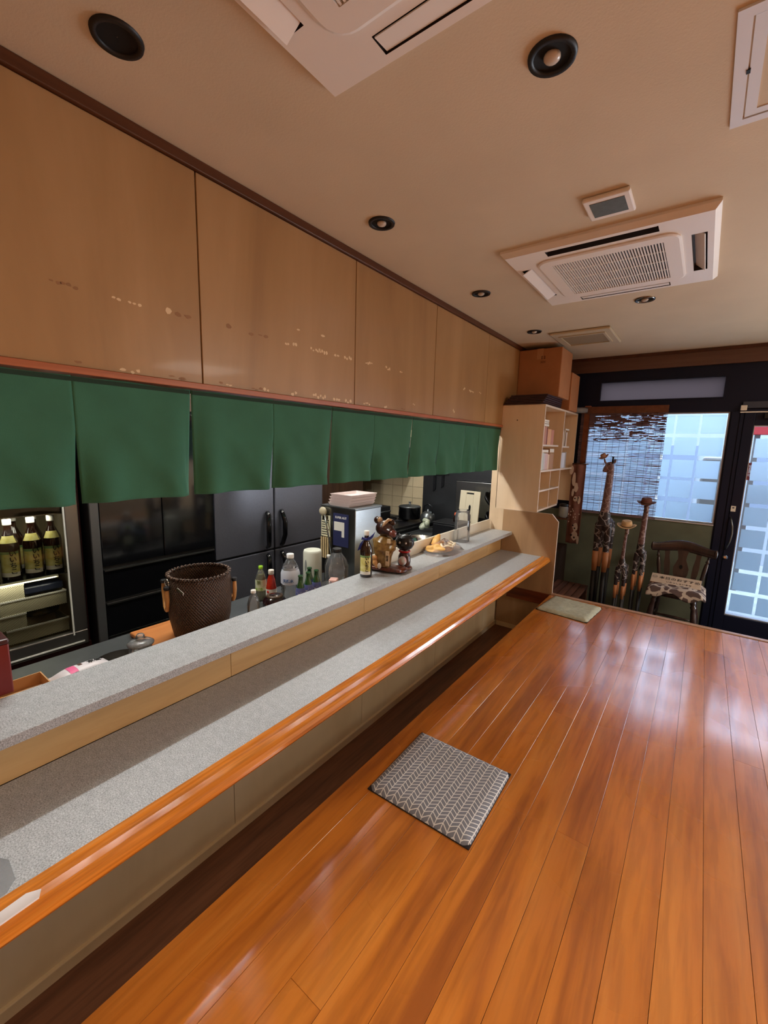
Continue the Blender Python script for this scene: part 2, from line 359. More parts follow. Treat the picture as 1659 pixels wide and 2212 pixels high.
struct('trim_1', MB().box(-1.72, -1.618, -2.0, YP, 1.963, 1.985), M_trimred, loc=(-1.63, 1, 1.97), bevel=.002)
struct('trim_2', MB().box(-1.641, -1.615, -2.0, YF, ZC-.038, ZC-.001), M_trimdark, loc=(-1.63, 1, 2.76), bevel=.003)

def holed(mb, x0, x1, z0, z1, y0, y1, holes):
    xs = sorted({x0, x1} | {h[0] for h in holes} | {h[1] for h in holes}); zs = sorted({z0, z1} | {h[2] for h in holes} | {h[3] for h in holes})
    xs = [x for x in xs if x0 <= x <= x1]; zs = [z for z in zs if z0 <= z <= z1]
    for a, b in zip(xs, xs[1:]):
        run = None
        for c, d in list(zip(zs, zs[1:]))+[(None, None)]:
            free = c is not None and not any(h[0] <= (a+b)/2 <= h[1] and h[2] <= (c+d)/2 <= h[3] for h in holes)
            if free: run = (run[0], d) if run else (c, d)
            elif run: mb.box(a, b, y0, y1, run[0], run[1]); run = None
    return mb
WX0, WX1, WZ0, WZ1 = -1.13, .151, 1.052, 2.172
holes = [(WX0, WX1, WZ0, WZ1), (-1.036, .09, 2.303, 2.525), (.343, .945, .145, 2.04), (.2185, .2225, .53, .79), (1.12, 2.95, .25, 2.17)]
# dark frame zone, khaki zone, brown band
struct('wall_front', holed(MB(), -1.75, 3.1, 1.052, 2.625, YF, YF+.10, holes), M_darkframe)
struct('wall_front_low', holed(MB(), -1.75, .150, -.05, 1.052, YF, YF+.10, holes), M_khaki)
struct('wall_front_right', holed(MB(), .150, 3.1, -.05, 1.052, YF, YF+.10, holes), M_darkframe)
struct('trim_3', MB().box(-1.75, 3.1, YF-.03, YF+.10, 2.625, ZC-.02), M_band, bevel=.003)
struct('trim_4', MB().box(-1.63, 3.1, YF-.045, YF-.02, ZC-.03, ZC-.001), M_trimdark)
struct('wall_entry_left', MB().box(-1.698, -1.642, YP+.025, YF, -.05, 1.984), M_beigewall)

# window_1 : frame, glass, frosted squares
M_fros = frosted('frosted_film', (.80, .92, .99), .10)
w1 = thing('window_1', ((WX0+WX1)/2, YF, WZ0), '', ''); del w1['label'], w1['category']; w1['kind'] = 'structure'
f = MB()
for a in ((WX0, WX1, WZ0, WZ0+.012), (WX0, WX1, WZ1-.012, WZ1), (WX0, WX0+.012, WZ0+.012, WZ1-.012), (WX1-.012, WX1, WZ0+.012, WZ1-.012)):
    f.box(a[0], a[1], YF+.03, YF+.06, a[2], a[3])
obj('window_frame', f, M_alu, w1)
obj('window_sill', MB().box(WX0-.02, WX1, YF-.012, YF+.03, WZ0-.012, WZ0), M_alu, w1)
obj('glass', MB().box(WX0+.012, WX1-.012, YF+.044, YF+.048, WZ0+.012, WZ1-.012), M_glass, w1)
sqm = None
def square(parent, x, zt, w=.19, h=.182):
    global sqm
    if sqm is None:
        sqm = mesh_from(MB().box(-.5, .5, -.0005, .0005, -1, 0), 'frosted_square'); sqm.materials.append(M_fros)
    o = bpy.data.objects.new('frosted_square', sqm); COL.objects.link(o); o.parent = parent
    o.location = Vector((x+w/2, YF+.042, zt))-parent.location; o.scale = (w, 1, h)
for c in range(6):
    for r in range(5):
        x = -.06-c*.212; xr = x+.19
        x = max(x, WX0+.013); square(w1, x, [2.143, 1.921, 1.690, 1.479, 1.249][r], xr-x)
# transom window_2
w2 = thing('window_2', (-.47, YF, 2.303), '', ''); del w2['label'], w2['category']; w2['kind'] = 'structure'
f = MB()
for a in ((-1.036, .09, 2.303, 2.315), (-1.036, .09, 2.513, 2.525), (-1.036, -1.024, 2.315, 2.513), (.078, .09, 2.315, 2.513)):
    f.box(a[0], a[1], YF-.008, YF+.06, a[2], a[3])
obj('window_frame', f, M_darkframe, w2)
obj('glass', MB().box(-1.024, .078, YF+.03, YF+.036, 2.315, 2.513), frosted('transom_frosted', (.22, .18, .17), .0), w2)
# door_1
d1 = thing('door_1', (.64, YF, -.04), '', ''); del d1['label'], d1['category']; d1['kind'] = 'structure'
f = holed(MB(), .262, 1.03, -.035, 2.19, YF-.022, YF-.001, [(.343, .945, .145, 2.04)])
obj('door_leaf', f, M_darkframe, d1, bevel=.003)
obj('glass', MB().box(.343, .945, YF+.05, YF+.055, .145, 2.04), M_glass, d1)
g = MB()
for a in ((.343, .945, .145, .155), (.343, .945, 2.03, 2.04), (.343, .350, .155, 2.03), (.938, .945, .155, 2.03)):
    g.box(a[0], a[1], YF+.001, YF+.06, a[2], a[3])
obj('glazing_bead', g, M_alu, d1)
for r in range(8):
    for c in range(3):
        x = .375+c*.206; square(d1, x, 1.918-.2215*r, min(.182, .937-x))
obj('door_handle', MB().tube([(.276, YF-.02, 1.148), (.283, YF-.05, 1.12), (.298, YF-.062, 1.06), (.303, YF-.066, .99), (.296, YF-.062, .91), (.280, YF-.05, .85), (.272, YF-.02, .82)], .008, 8), M_steeldark, d1)
obj('lock', MB().lathe([(.022, 0), (.022, .012), (.012, .014), (.012, .02)], M=Matrix.Translation((.280, YF-.022, .741)) @ Matrix.Rotation(PI/2, 4, 'X'), n=16), M_chrome, d1)
obj('door_closer', MB().box(.40, .62, YF-.07, YF-.022, 2.10, 2.15), M_black, d1, bevel=.006)
st = obj('sticker', MB().box(.266, .304, YF-.024, YF-.0222, 1.205, 1.260), M_paper, d1, label='white square sticker with a dark mark above the handle')
obj('mark', MB().box(.276, .292, YF-.0248, YF-.0241, 1.235, 1.250), mat('grey_print', (90, 90, 96), .6), st)
obj('gap_light_slot', MB().box(.214, .227, YF-.012, YF-.001, .505, .52), M_darkframe, d1)
w3 = thing('added_window', (2.03, YF, .25), '', ''); del w3['label'], w3['category']; w3['kind'] = 'structure'  # window added out of view, right of the door, to let in more daylight
f = MB()
for a in ((1.12, 2.95, .25, .27), (1.12, 2.95, 2.15, 2.17), (1.12, 1.14, .27, 2.15), (2.93, 2.95, .27, 2.15), (2.02, 2.05, .27, 2.15)): f.box(a[0], a[1], YF+.02, YF+.06, a[2], a[3])
obj('window_frame', f, M_alu, w3); obj('glass', MB().box(1.14, 2.93, YF+.044, YF+.048, .27, 2.15), M_glass, w3)
# header rail with bright line and white sticker
struct('trim_5', MB().box(.235, 1.2, YF-.03, YF-.001, 2.20, 2.262), mat('header_grey_blue', (58, 64, 80), .4), bevel=.003)
struct('trim_6', MB().box(.225, 1.2, YF-.034, YF-.031, 2.158, 2.168), mat('bright_steel_strip', (230, 232, 236), .2, metal=.7))
o = obj('sensor', MB().box(.222, .270, YF-.055, YF-.031, 2.178, 2.226), M_paper, bevel=.004)
tag(o, 'small white plastic door sensor above the glass door', 'sensor')
struct('trim_7', MB().box(.165, .222, YF-.018, YF-.001, -.04, 2.17).box(.231, .258, YF-.014, YF-.001, -.04, 2.17), M_darkframe)
struct('trim_8', MB().box(-1.16, -1.10, YF-.05, YF-.001, 1.0, 2.26), M_trimred, bevel=.003)

# ------------------------------------------------------------------ outside street
o = obj('street', MB().box(-14, 14, YF+.14, 22, -.35, -.12), mat('street_paving', (120, 126, 128), .8, noise=.1, nscale=6)); o['kind'] = 'structure'
bd = thing('facade', (0, 9.6, -.12), 'pale rendered building across the street', 'building')
obj('wall', MB().box(-9, 9, 9.6, 10.2, -.12, 2.9), mat('pale_render', (118, 128, 136), .8, noise=.05, nscale=2), bd)
for i, x in enumerate((-5.2, -3.3, -1.2, .7, 2.6)):
    w = obj('window', MB().box(x, x+1.1, 9.57, 9.62, .5+.2*(i % 2), 1.9), mat('far_window_dark', (96, 108, 122), .2), bd, bevel=.01)
    obj('mullion', MB().box(x+.53, x+.57, 9.55, 9.58, .5, 1.9), M_alu, w)
M_redsign = mat('red_sign', (120, 14, 22), .5)
s2 = obj('red_signboard', MB().box(.42, 2.2, 7.50, 7.56, 2.02, 2.5), M_redsign, loc=(1.3, 7.5, 2.2), bevel=.01)
for x in (.5, 2.0): obj('post', MB().box(x, x+.06, 7.56, 7.62, -.12, 2.5), M_steeldark, s2)
tag(s2, 'red signboard with white letters seen through the door glass top', 'sign')
place_mesh('lettering', text_mesh('さんさん', .16, .002), M_paper, s2, Matrix.Translation((-.35, -.006, -.10)) @ Matrix.Rotation(PI/2, 4, 'X'))
bn = obj('banner', MB().box(.34, .47, 5.86, 5.87, 1.50, 1.68), M_redsign, loc=(.40, 5.86, 1.5)); tag(bn, 'small red vertical banner outside at the left edge of the door glass', 'banner')
obj('pole', MB().tube([(.33, 5.865, -.12), (.33, 5.865, 1.70)], .008, 8), M_steeldark, bn)
place_mesh('lettering', text_mesh('営業中', .045, .001, vertical=True), M_paper, bn, Matrix.Translation((.0, -.0012, .09)) @ Matrix.Rotation(PI/2, 4, 'X'))
# grey scooter-sized cabinet outside
o = obj('utility_cabinet', MB().box(-.02, .26, 6.3, 6.6, -.12, 1.72), mat('cabinet_grey', (112, 114, 112), .5), bevel=.03)
tag(o, 'grey utility cabinet outside behind the frosted squares', 'cabinet')

# ------------------------------------------------------------------ raised platform of floorboards
pf = thing('raised_platform', (-.2, 2, .0), 'varnished orange brown wooden raised seating floor beside the counter', 'platform')
obj('base', MB().box(-1.02, 2.15, -1.95, 4.055, -.05, .396), mat('platform_base_dark', (60, 30, 14), .5), pf)
bx = [-1.02, -.912]+[-.912+.1065*i for i in range(1, 29)]
pl_cache = {}
def plank(x0, x1, y0, y1):
    k = (round(x1-x0, 4), round(y1-y0, 2))
    if k not in pl_cache:
        hx, hy = (x1-x0)/2-.0006, (y1-y0)/2-.0005
        b = .0003; h = 0
        mb = MB(); T = [(-hx+b, -hy+b, h), (hx-b, -hy+b, h), (hx-b, hy-b, h), (-hx+b, hy-b, h)]
        L = [(-hx, -hy, h-b), (hx, -hy, h-b), (hx, hy, h-b), (-hx, hy, h-b)]; B = [(x, y, -.014) for x, y, z in L]
        mb.add(T+L+B, [(0, 1, 2, 3)]+[(4+i, 4+(i+1) % 4, (i+1) % 4, i) for i in range(4)]+[(8+i, 8+(i+1) % 4, 4+(i+1) % 4, 4+i) for i in range(4)])
        me = mesh_from(mb, 'floorboard'); me.materials.append(M_floor); pl_cache[k] = me
    o = bpy.data.objects.new('floorboard', pl_cache[k]); COL.objects.link(o); o.parent = pf
    o.location = Vector(((x0+x1)/2, (y0+y1)/2, .410))-pf.location
joints = {1: [], 4: [3.012], 7: [1.475], 8: [2.98], 3: [.6], 5: [-.2, 2.2], 10: [.3], 12: [2.35], 14: [1.1], 11: [3.6]}
for i, (a, b) in enumerate(zip(bx, bx[1:])):
    ys = [-1.95]+sorted(joints.get(i, [(i*.77) % 3.2-1.2]) if i else [])+[4.055]
    for c, d in zip(ys, ys[1:]): plank(a, b, c, d)
obj('edge_trim', MB().box(-1.02, 2.15, 4.070, 4.118, .30, .414), wood('edge_trim_wood', (150, 110, 84), (178, 138, 110), (190, 150, 124), axis='x', rough=.25, coat=.3, var=.02, bump=0, streak=.2), pf, bevel=.004)

# ------------------------------------------------------------------ bar counter
ct = thing('bar_counter', (-1.35, 1.6, -.05), 'long bar counter with speckled grey top and varnished wood rail', 'counter')
Y0 = -1.0
obj('countertop', MB().box(-1.545, -1.140, Y0, YP-.02, .715, .750), M_stone, ct, bevel=.002)
prof = [(-1.141, .748), (-1.136, .756), (-1.120, .757), (-1.112, .7535), (-1.095, .755), (-1.075, .752), (-1.062, .744), (-1.055, .731), (-1.054, .718), (-1.060, .708), (-1.075, .702), (-1.141, .700)]
obj('wooden_rail', MB().prism(prof, Y0, YP-.024, 'y'), M_rail, ct, loc=(-1.1, 1.5, .73), bevel=.0015)
obj('backing', MB().box(-1.62, -1.568, Y0, YP-.02, -.05, .90), mat('counter_backing_dark', (50, 32, 20), .7), ct)
for a, b in zip([Y0, .09, 1.014, 1.937, 2.86, 3.78], [.09, 1.014, 1.937, 2.86, 3.78, YP-.02]):
    obj('front_panel', MB().box(-1.568, -1.56, a+.0015, b-.0015, -.02, .70), M_panelc, ct, loc=(-1.565, (a+b)/2, .35))
for a, b in zip([Y0, .09, 1.01, 1.925, 2.84, 3.76], [.09, 1.01, 1.925, 2.84, 3.76, YP-.02]):
    obj('backsplash_panel', MB().box(-1.568, -1.548, a+.0012, b-.0012, .750, .921), M_splash, ct, loc=(-1.565, (a+b)/2, .83))
obj('baseboard', MB().box(-1.565, -1.545, Y0, YP-.02, -.05, .002), M_panelc, ct, loc=(-1.55, 1.5, -.02), bevel=.003)
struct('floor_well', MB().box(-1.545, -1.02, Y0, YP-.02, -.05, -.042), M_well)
# serving ledge
lg = thing('serving_ledge', (-1.56, 1.6, .921), 'raised speckled grey serving ledge running above the counter', 'ledge')
obj('ledge_top', MB().box(-1.68, -1.437, Y0, 4.085, .921, .9515), M_stone, lg, bevel=.002)
obj('upstand', MB().box(-1.690, -1.672, 2.10, 4.085, .9515, 1.046), mat('cream_laminate', (222, 214, 196), .35), lg, bevel=.002)
# clear tape on the rail, its white glare painted into the colour
obj('tape_patch', MB().prism([(-1.100, .13), (-1.070, .13), (-1.074, .205), (-1.092, .214), (-1.106, .19)], .7515, .7555, 'z'), mat('glare_white_tape', (240, 236, 238), .15, coat=.4), ct, label='tape patch on the rail with painted white glare')

o = obj('clear_sheet', MB().prism([(-1.36, -.05), (-1.146, -.05), (-1.146, .165), (-1.17, .186), (-1.24, .19), (-1.33, .14)], .7505, .7515, 'z'), clear_glass('thin_sheet', (.96, .97, .98), density=.25, rough=.15)); tag(o, 'thin clear plastic sheet lying on the near left end of the counter', 'sheet')
# side partition with cut corner
pt = obj('partition_panel', MB().prism([(-1.545, -.05), (-1.016, -.05), (-1.016, 1.098), (-1.078, 1.165), (-1.545, 1.165)], 4.100, 4.118, 'y'), M_partwood, loc=(-1.3, 4.11, .0), bevel=.0015)
tag(pt, 'light brown wood side panel with a cut corner at the counter end', 'panel')
obj('edge_band', MB().box(-1.0165, -1.0145, 4.100, 4.118, .415, 1.098).prism([(-1.016, 1.0978), (-1.014, 1.0985), (-1.0765, 1.1665), (-1.078, 1.165)], 4.100, 4.118, 'y').box(-1.545, -1.078, 4.100, 4.118, 1.165, 1.1665), M_edge, pt)
obj('reddish_board', MB().box(-1.45, -1.022, 4.086, 4.0995, .285, .398), M_redwood, pt, bevel=.002)
obj('skirting', MB().box(-1.54, -1.03, 4.090, 4.100, -.05, .0), M_panelc, pt)

# ------------------------------------------------------------------ bookcase
bc = thing('bookcase', (-1.43, 4.7, .95), 'tall light wood wall bookcase with white shelf edges', 'bookcase')
X0, X1 = -1.635, -1.225
def board(name, x0, x1, y0, y1, z0, z1, edge=True, m=None):
    o = obj(name, MB().box(x0, x1-.001, y0, y1, z0, z1), m or M_shelfwood, bc, loc=((x0+x1)/2, (y0+y1)/2, (z0+z1)/2))
    if edge: obj('edge_band', MB().box(x1-.001, x1+.001, y0, y1, z0, z1), M_edge, o)
    return o
obj('jamb', MB().box(-1.70, -1.545, 4.121, 4.139, -.05, 1.1655).box(-1.70, -1.635, 4.121, 4.139, 1.1655, 1.963), M_shelfwood, bc)
board('side_panel', X0, X1, 4.121, 4.139, 1.166, 2.172)
board('side_panel', X0, X1, 5.36, 5.378, 1.166, 2.172)
board('top_board', X0, X1, 4.139, 5.36, 2.154, 2.172)
board('divider', X0, X1, 4.806, 4.824, 1.184, 2.154)
board('shelf', X0, X1, 4.139, 4.806, 1.545, 1.563); board('shelf', X0, X1, 4.824, 5.36, 1.545, 1.563)
board('shelf', X0, X1, 4.139, 4.66, 1.790, 1.806); board('shelf', X0, X1, 4.824, 5.10, 1.784, 1.800)
board('shelf', X0, X1, 4.139, 4.458, 1.356, 1.372); board('shelf', X0, X1, 4.470, 4.806, 1.356, 1.372)
board('divider', X0, X1, 4.458, 4.470, 1.184, 1.545)
board('bottom_board', X0, X1, 4.139, 4.806, 1.166, 1.184)
obj('back_board', MB().box(-1.64, -1.635, 4.121, 5.378, 1.166, 2.17), M_shelfwood, bc)
o = obj('screw_cap', MB().lathe([(.006, 0), (.006, .002)], M=Matrix.Translation((-1.48, 4.121, 2.03)) @ Matrix.Rotation(PI/2, 4, 'X'), n=10), M_trimdark, bc)
# books
def book(y, w, z, h, c, label, lay=False, depth=.15, tilt=0, group=None):
    t = thing('book', (X1-.008-depth/2, y+w/2, z), label, 'book', group)
    if lay: b = MB().box(-depth/2, depth/2, -w/2, w/2, 0, h); p = MB().box(-depth/2+.004, depth/2+.0015, -w/2+.004, w/2-.004, .003, h-.003)
    else: b = MB().box(-depth/2, depth/2, -w/2, w/2, 0, h); p = MB().box(-depth/2+.003, depth/2-.006, -w/2+.003, w/2-.003, h-.001, h+.0006)
    obj('cover', b, mat('book_cover_%d_%d_%d' % c, c, .55), t, local=True, bevel=.0015, seg=1); obj('pages', p, M_paper, t, local=True)
    t.rotation_euler = (tilt, 0, 0)
for y, w, h, c, l in [(4.145, .05, .165, (196, 150, 128), 'tan pink book at left of the upper left shelf row'), (4.197, .055, .17, (188, 136, 116), 'rose brown book, second from left on the upper left shelf'), (4.255, .03, .16, (128, 66, 58), 'thin dark red book on the upper left shelf'), (4.29, .115, .15, (214, 164, 122), 'thick light orange book on the upper left shelf'), (4.41, .09, .145, (190, 130, 108), 'brown book at right end of the upper left shelf row')]:
    book(y, w, 1.8062, h, c, l)
book(4.145, .16, 1.8062+.1704, .022, (222, 206, 186), 'cream book lying flat on top of the upper left books', lay=True)
book(4.147, .15, 1.8062+.1930, .02, (70, 62, 66), 'dark spined book lying flat, second in the small pile', lay=True)
book(4.147, .155, 1.8062+.2136, .018, (226, 216, 202), 'white book lying topmost on the upper left books', lay=True)
for y, w, h, c, l in [(4.15, .075, .165, (198, 206, 198), 'pale green white book at left of the middle left shelf'), (4.228, .05, .16, (206, 196, 200), 'pale grey book on the middle left shelf'), (4.281, .075, .158, (212, 180, 176), 'pale pink book on the middle left shelf'), (4.36, .05, .15, (224, 196, 170), 'narrow cream book on the middle left shelf'), (4.42, .14, .158, (176, 134, 96), 'brown patterned book at right of the middle left shelf')]:
    book(y, w, 1.5632, h, c, l)
book(4.16, .2, 1.5632+.1662, .03, (176, 140, 108), 'brown paperback lying on the middle left books', lay=True)
book(4.40, .15, 1.5632+.1662, .04, (160, 116, 84), 'dark tan box file lying at right above the middle left books', lay=True)
for y, w, h, c, l, tl in [(4.835, .04, .16, (220, 204, 180), 'cream book at left of the upper right shelf', 0), (4.885, .035, .165, (206, 186, 160), 'leaning cream book on the upper right shelf', -.10), (4.93, .03, .15, (120, 92, 70), 'thin brown book on the upper right shelf', -.06), (4.965, .05, .15, (216, 200, 178), 'pale book at right of the upper right shelf', 0)]:
    book(y, w, 1.8005, h, c, l, tilt=tl)
book(4.92, .16, 1.8005+.168, .018, (214, 196, 170), 'cream book lying on top of the upper right books', lay=True)
book(4.835, .05, 1.5635, .16, (200, 204, 214), 'pale blue white book at left of the lower right shelf')
book(4.888, .11, 1.5635, .165, (222, 222, 228), 'white framed booklet on the lower right shelf')
book(5.0, .05, 1.5635, .17, (176, 170, 168), 'grey book at right of the lower right shelf')
# stack of dark trays on the bookcase top
for i in range(6):
    o = obj('menu_board', MB().box(-.185+.004*i, .185, -.02+.01*i, .62-.015*i, 0, .0145), mat('dark_plum_lacquer', (62, 40, 40), .35), loc=(-1.44+.006*i, 4.13, 2.1725+.0165*i), local=True, bevel=.003)
    o['_wl'] = (0, 0, 0)
    tag(o, 'dark plum flat menu board, '+['lowest of the stack', 'second from the bottom of the stack', 'third from the bottom of the stack', 'fourth from the bottom of the stack', 'second from the top of the stack', 'topmost of the stack'][i]+' on the bookcase', 'tray', 'dark menu boards stacked on the bookcase')
def carton(name, x0, x1, y0, y1, z0, z1, label, rot=0, sag=.0):
    cx, cy = (x0+x1)/2, (y0+y1)/2
    t = thing(name, (cx, cy, z0), label, 'box', rotz=rot); hx, hy, h = (x1-x0)/2, (y1-y0)/2, z1-z0
    m = mat('cardboard', (176, 118, 76), .75, noise=.05, nscale=8)
    obj('body', MB().box(-hx, hx, -hy, hy, 0, h), m, t, local=True, bevel=.008, seg=2)
    obj('tape_strip', MB().box(-.03, .03, -hy-.001, -hy-.0003, h-.10, h).box(-.03, .03, -hy-.001, hy+.001, h, h+.001), mat('brown_parcel_tape', (190, 138, 92), .3), t, local=True)
    return t
c1 = carton('carton', -1.63, -1.21, 4.46, 4.85, 2.274, 2.74, 'large brown cardboard carton squeezed under the ceiling on the bookcase')
# shipping marks on the near face
mk = MB()
for i, x in enumerate((.02, .045)):
    mk.box(x-.009, x+.009, -.1968, -.1958, .37, .376).box(x-.009, x+.009, -.1968, -.1958, .385, .390).box(x-.002, x+.002, -.1968, -.1958, .362, .398)
    mk.box(x-.008, x+.008, -.1968, -.1958, .335, .340).box(x-.009, x-.006, -.1968, -.1958, .325, .35).box(x+.006, x+.009, -.1968, -.1958, .325, .35)
obj('printed_marks', mk, mat('faded_brown_print', (104, 62, 40), .7), c1, local=True)
carton('carton', -1.52, -1.20, 4.87, 5.20, 2.174, 2.56, 'second brown cardboard carton behind the large one on the bookcase')
o = obj('plastic_wrap_roll', MB().tube([(-1.26, 5.25, 2.206), (-1.13, 5.34, 2.206)], [.032, .034], 12), clear_glass('grey_film', (.55, .58, .62), density=.25, rough=.1)); tag(o, 'roll of clear plastic film lying on the bookcase end', 'roll')

# ------------------------------------------------------------------ noren curtains
M_noren = mat('green_cotton', (58, 110, 86), .9, noise=.05, nscale=9, bump=.25, bscale=420)
def noren(y0, y1, slits, label, phase):
    t = thing('noren_curtain', (-1.632, (y0+y1)/2, 1.957), label, 'curtain', 'green noren curtains')
    edges = [y0]+[s[0] for s in slits]+[y1]
    for i, (a, b) in enumerate(zip(edges, edges[1:])):
        tops = [.0 if i == 0 else slits[i-1][1], .0 if i == len(edges)-2 else slits[i][1]]
        def fn(u, v, a=a, b=b, tops=tops, i=i):
            opn = lambda t0: max(0, (v-t0)/(1-t0+1e-6)) if v > t0 else 0
            oa, ob = opn(tops[0]), opn(tops[1])
            da = u*(b-a); db = (1-u)*(b-a)
            y = a+u*(b-a)+.011*oa*math.exp(-da/.05)-.011*ob*math.exp(-db/.05)
            x = -1.632+.004*math.sin(u*7+phase+i*2)*v
            x += -.030*oa*math.exp(-(da/.035)**2)+.022*oa*math.exp(-((da-.085)/.05)**2)
            x += -.026*ob*math.exp(-(db/.03)**2)+.016*ob*math.exp(-((db-.075)/.05)**2)
            x += .012*math.exp(-((da-.11-.32*max(0, v-.25))/.05)**2)*v       # diagonal fold from the top of the slit
            z = 1.957-.412*v+.004*v*math.sin(PI*u)
            return (x, y, z-.003*math.sin(u*9+phase)*(1-v)*.6)
        p = obj('cloth_panel', MB().grid(40, 34, fn), M_noren, t)
        s = p.modifiers.new('thick', 'SOLIDIFY'); s.thickness = .0016
    hem = MB().box(-1.634, -1.630, y0+.004, y1-.004, 1.940, 1.9535)
    obj('top_hem', hem, mat('dark_green_cotton', (34, 58, 44), .9), t)
noren(-.62, .131, [(-.25, .45)], 'green cloth curtain partly cut by the left edge of the photo', 0)
noren(.134, .924, [(.531, .40)], 'green cloth curtain in front of the display fridge, leftmost of the row', 1)
noren(.927, 1.719, [(1.325, .38)], 'second green cloth curtain, before the black two-door fridge', 2)
noren(1.722, 2.514, [(2.09, .42)], 'third green cloth curtain, above the figurines and steel machine', 3)
noren(2.518, 3.33, [(2.89, .42)], 'fourth green cloth curtain, above the yellow plastic bag', 4)
noren(3.335, 4.10, [(3.60, .4)], 'last green cloth curtain, folded against the bookcase panel', 5)
o = obj('curtain_rod', MB().tube([(-1.645, -1.0, 1.950), (-1.645, 4.118, 1.950)], .006, 8), M_black); tag(o, 'thin dark rod carrying the green curtains', 'rod')

# ------------------------------------------------------------------ ceiling fittings
def downlight(x, y, lamp, label, m=None):
    t = thing('downlight', (x, y, ZC-.004), label, 'ceiling light', 'round black ceiling downlights')
    m = m or mat('dark_downlight', (20, 17, 16), .5)
    obj('ring', MB().lathe([(.047, .0035), (.047, -.003), (.060, -.004), (.062, .0035)], n=32, cap=False), m, t, local=True)
    obj('baffle', MB().lathe([(.048, .002), (.044, .0032), (.001, .0034)], n=24, cap=False), mat('downlight_hole', (8, 7, 6), .8), t, local=True)
    if lamp: obj('lamp', MB().ball((0, 0, .0), .022, .022, .012), mat('unlit_lamp_glass', (200, 186, 170), .25), t, local=True)
DLm = mat('chrome_downlight', (120, 116, 112), .2, metal=1)
for x, y, l, lb in [(-1.335, .60, 0, 'large black downlight nearest the camera at the upper left'), (-.44, 1.283, 1, 'black downlight with a pale lamp between the two air conditioners'), (-1.328, 1.722, 1, 'downlight with a pale lamp, second along the left wall'), (-1.326, 2.828, 1, 'downlight third along the left wall, left of the far air conditioner'), (-1.330, 3.963, 1, 'small downlight left of the cream ceiling vent'), (-1.328, 5.0, 0, 'farthest black downlight above the cardboard carton')]:
    downlight(x, y, l, lb)
downlight(-.446, 3.51, 1, 'chrome rimmed downlight beyond the far air conditioner', DLm)
M_acw = mat('ac_plastic', (236, 230, 222), .4); M_acd = mat('ac_dark', (42, 32, 26), .6)
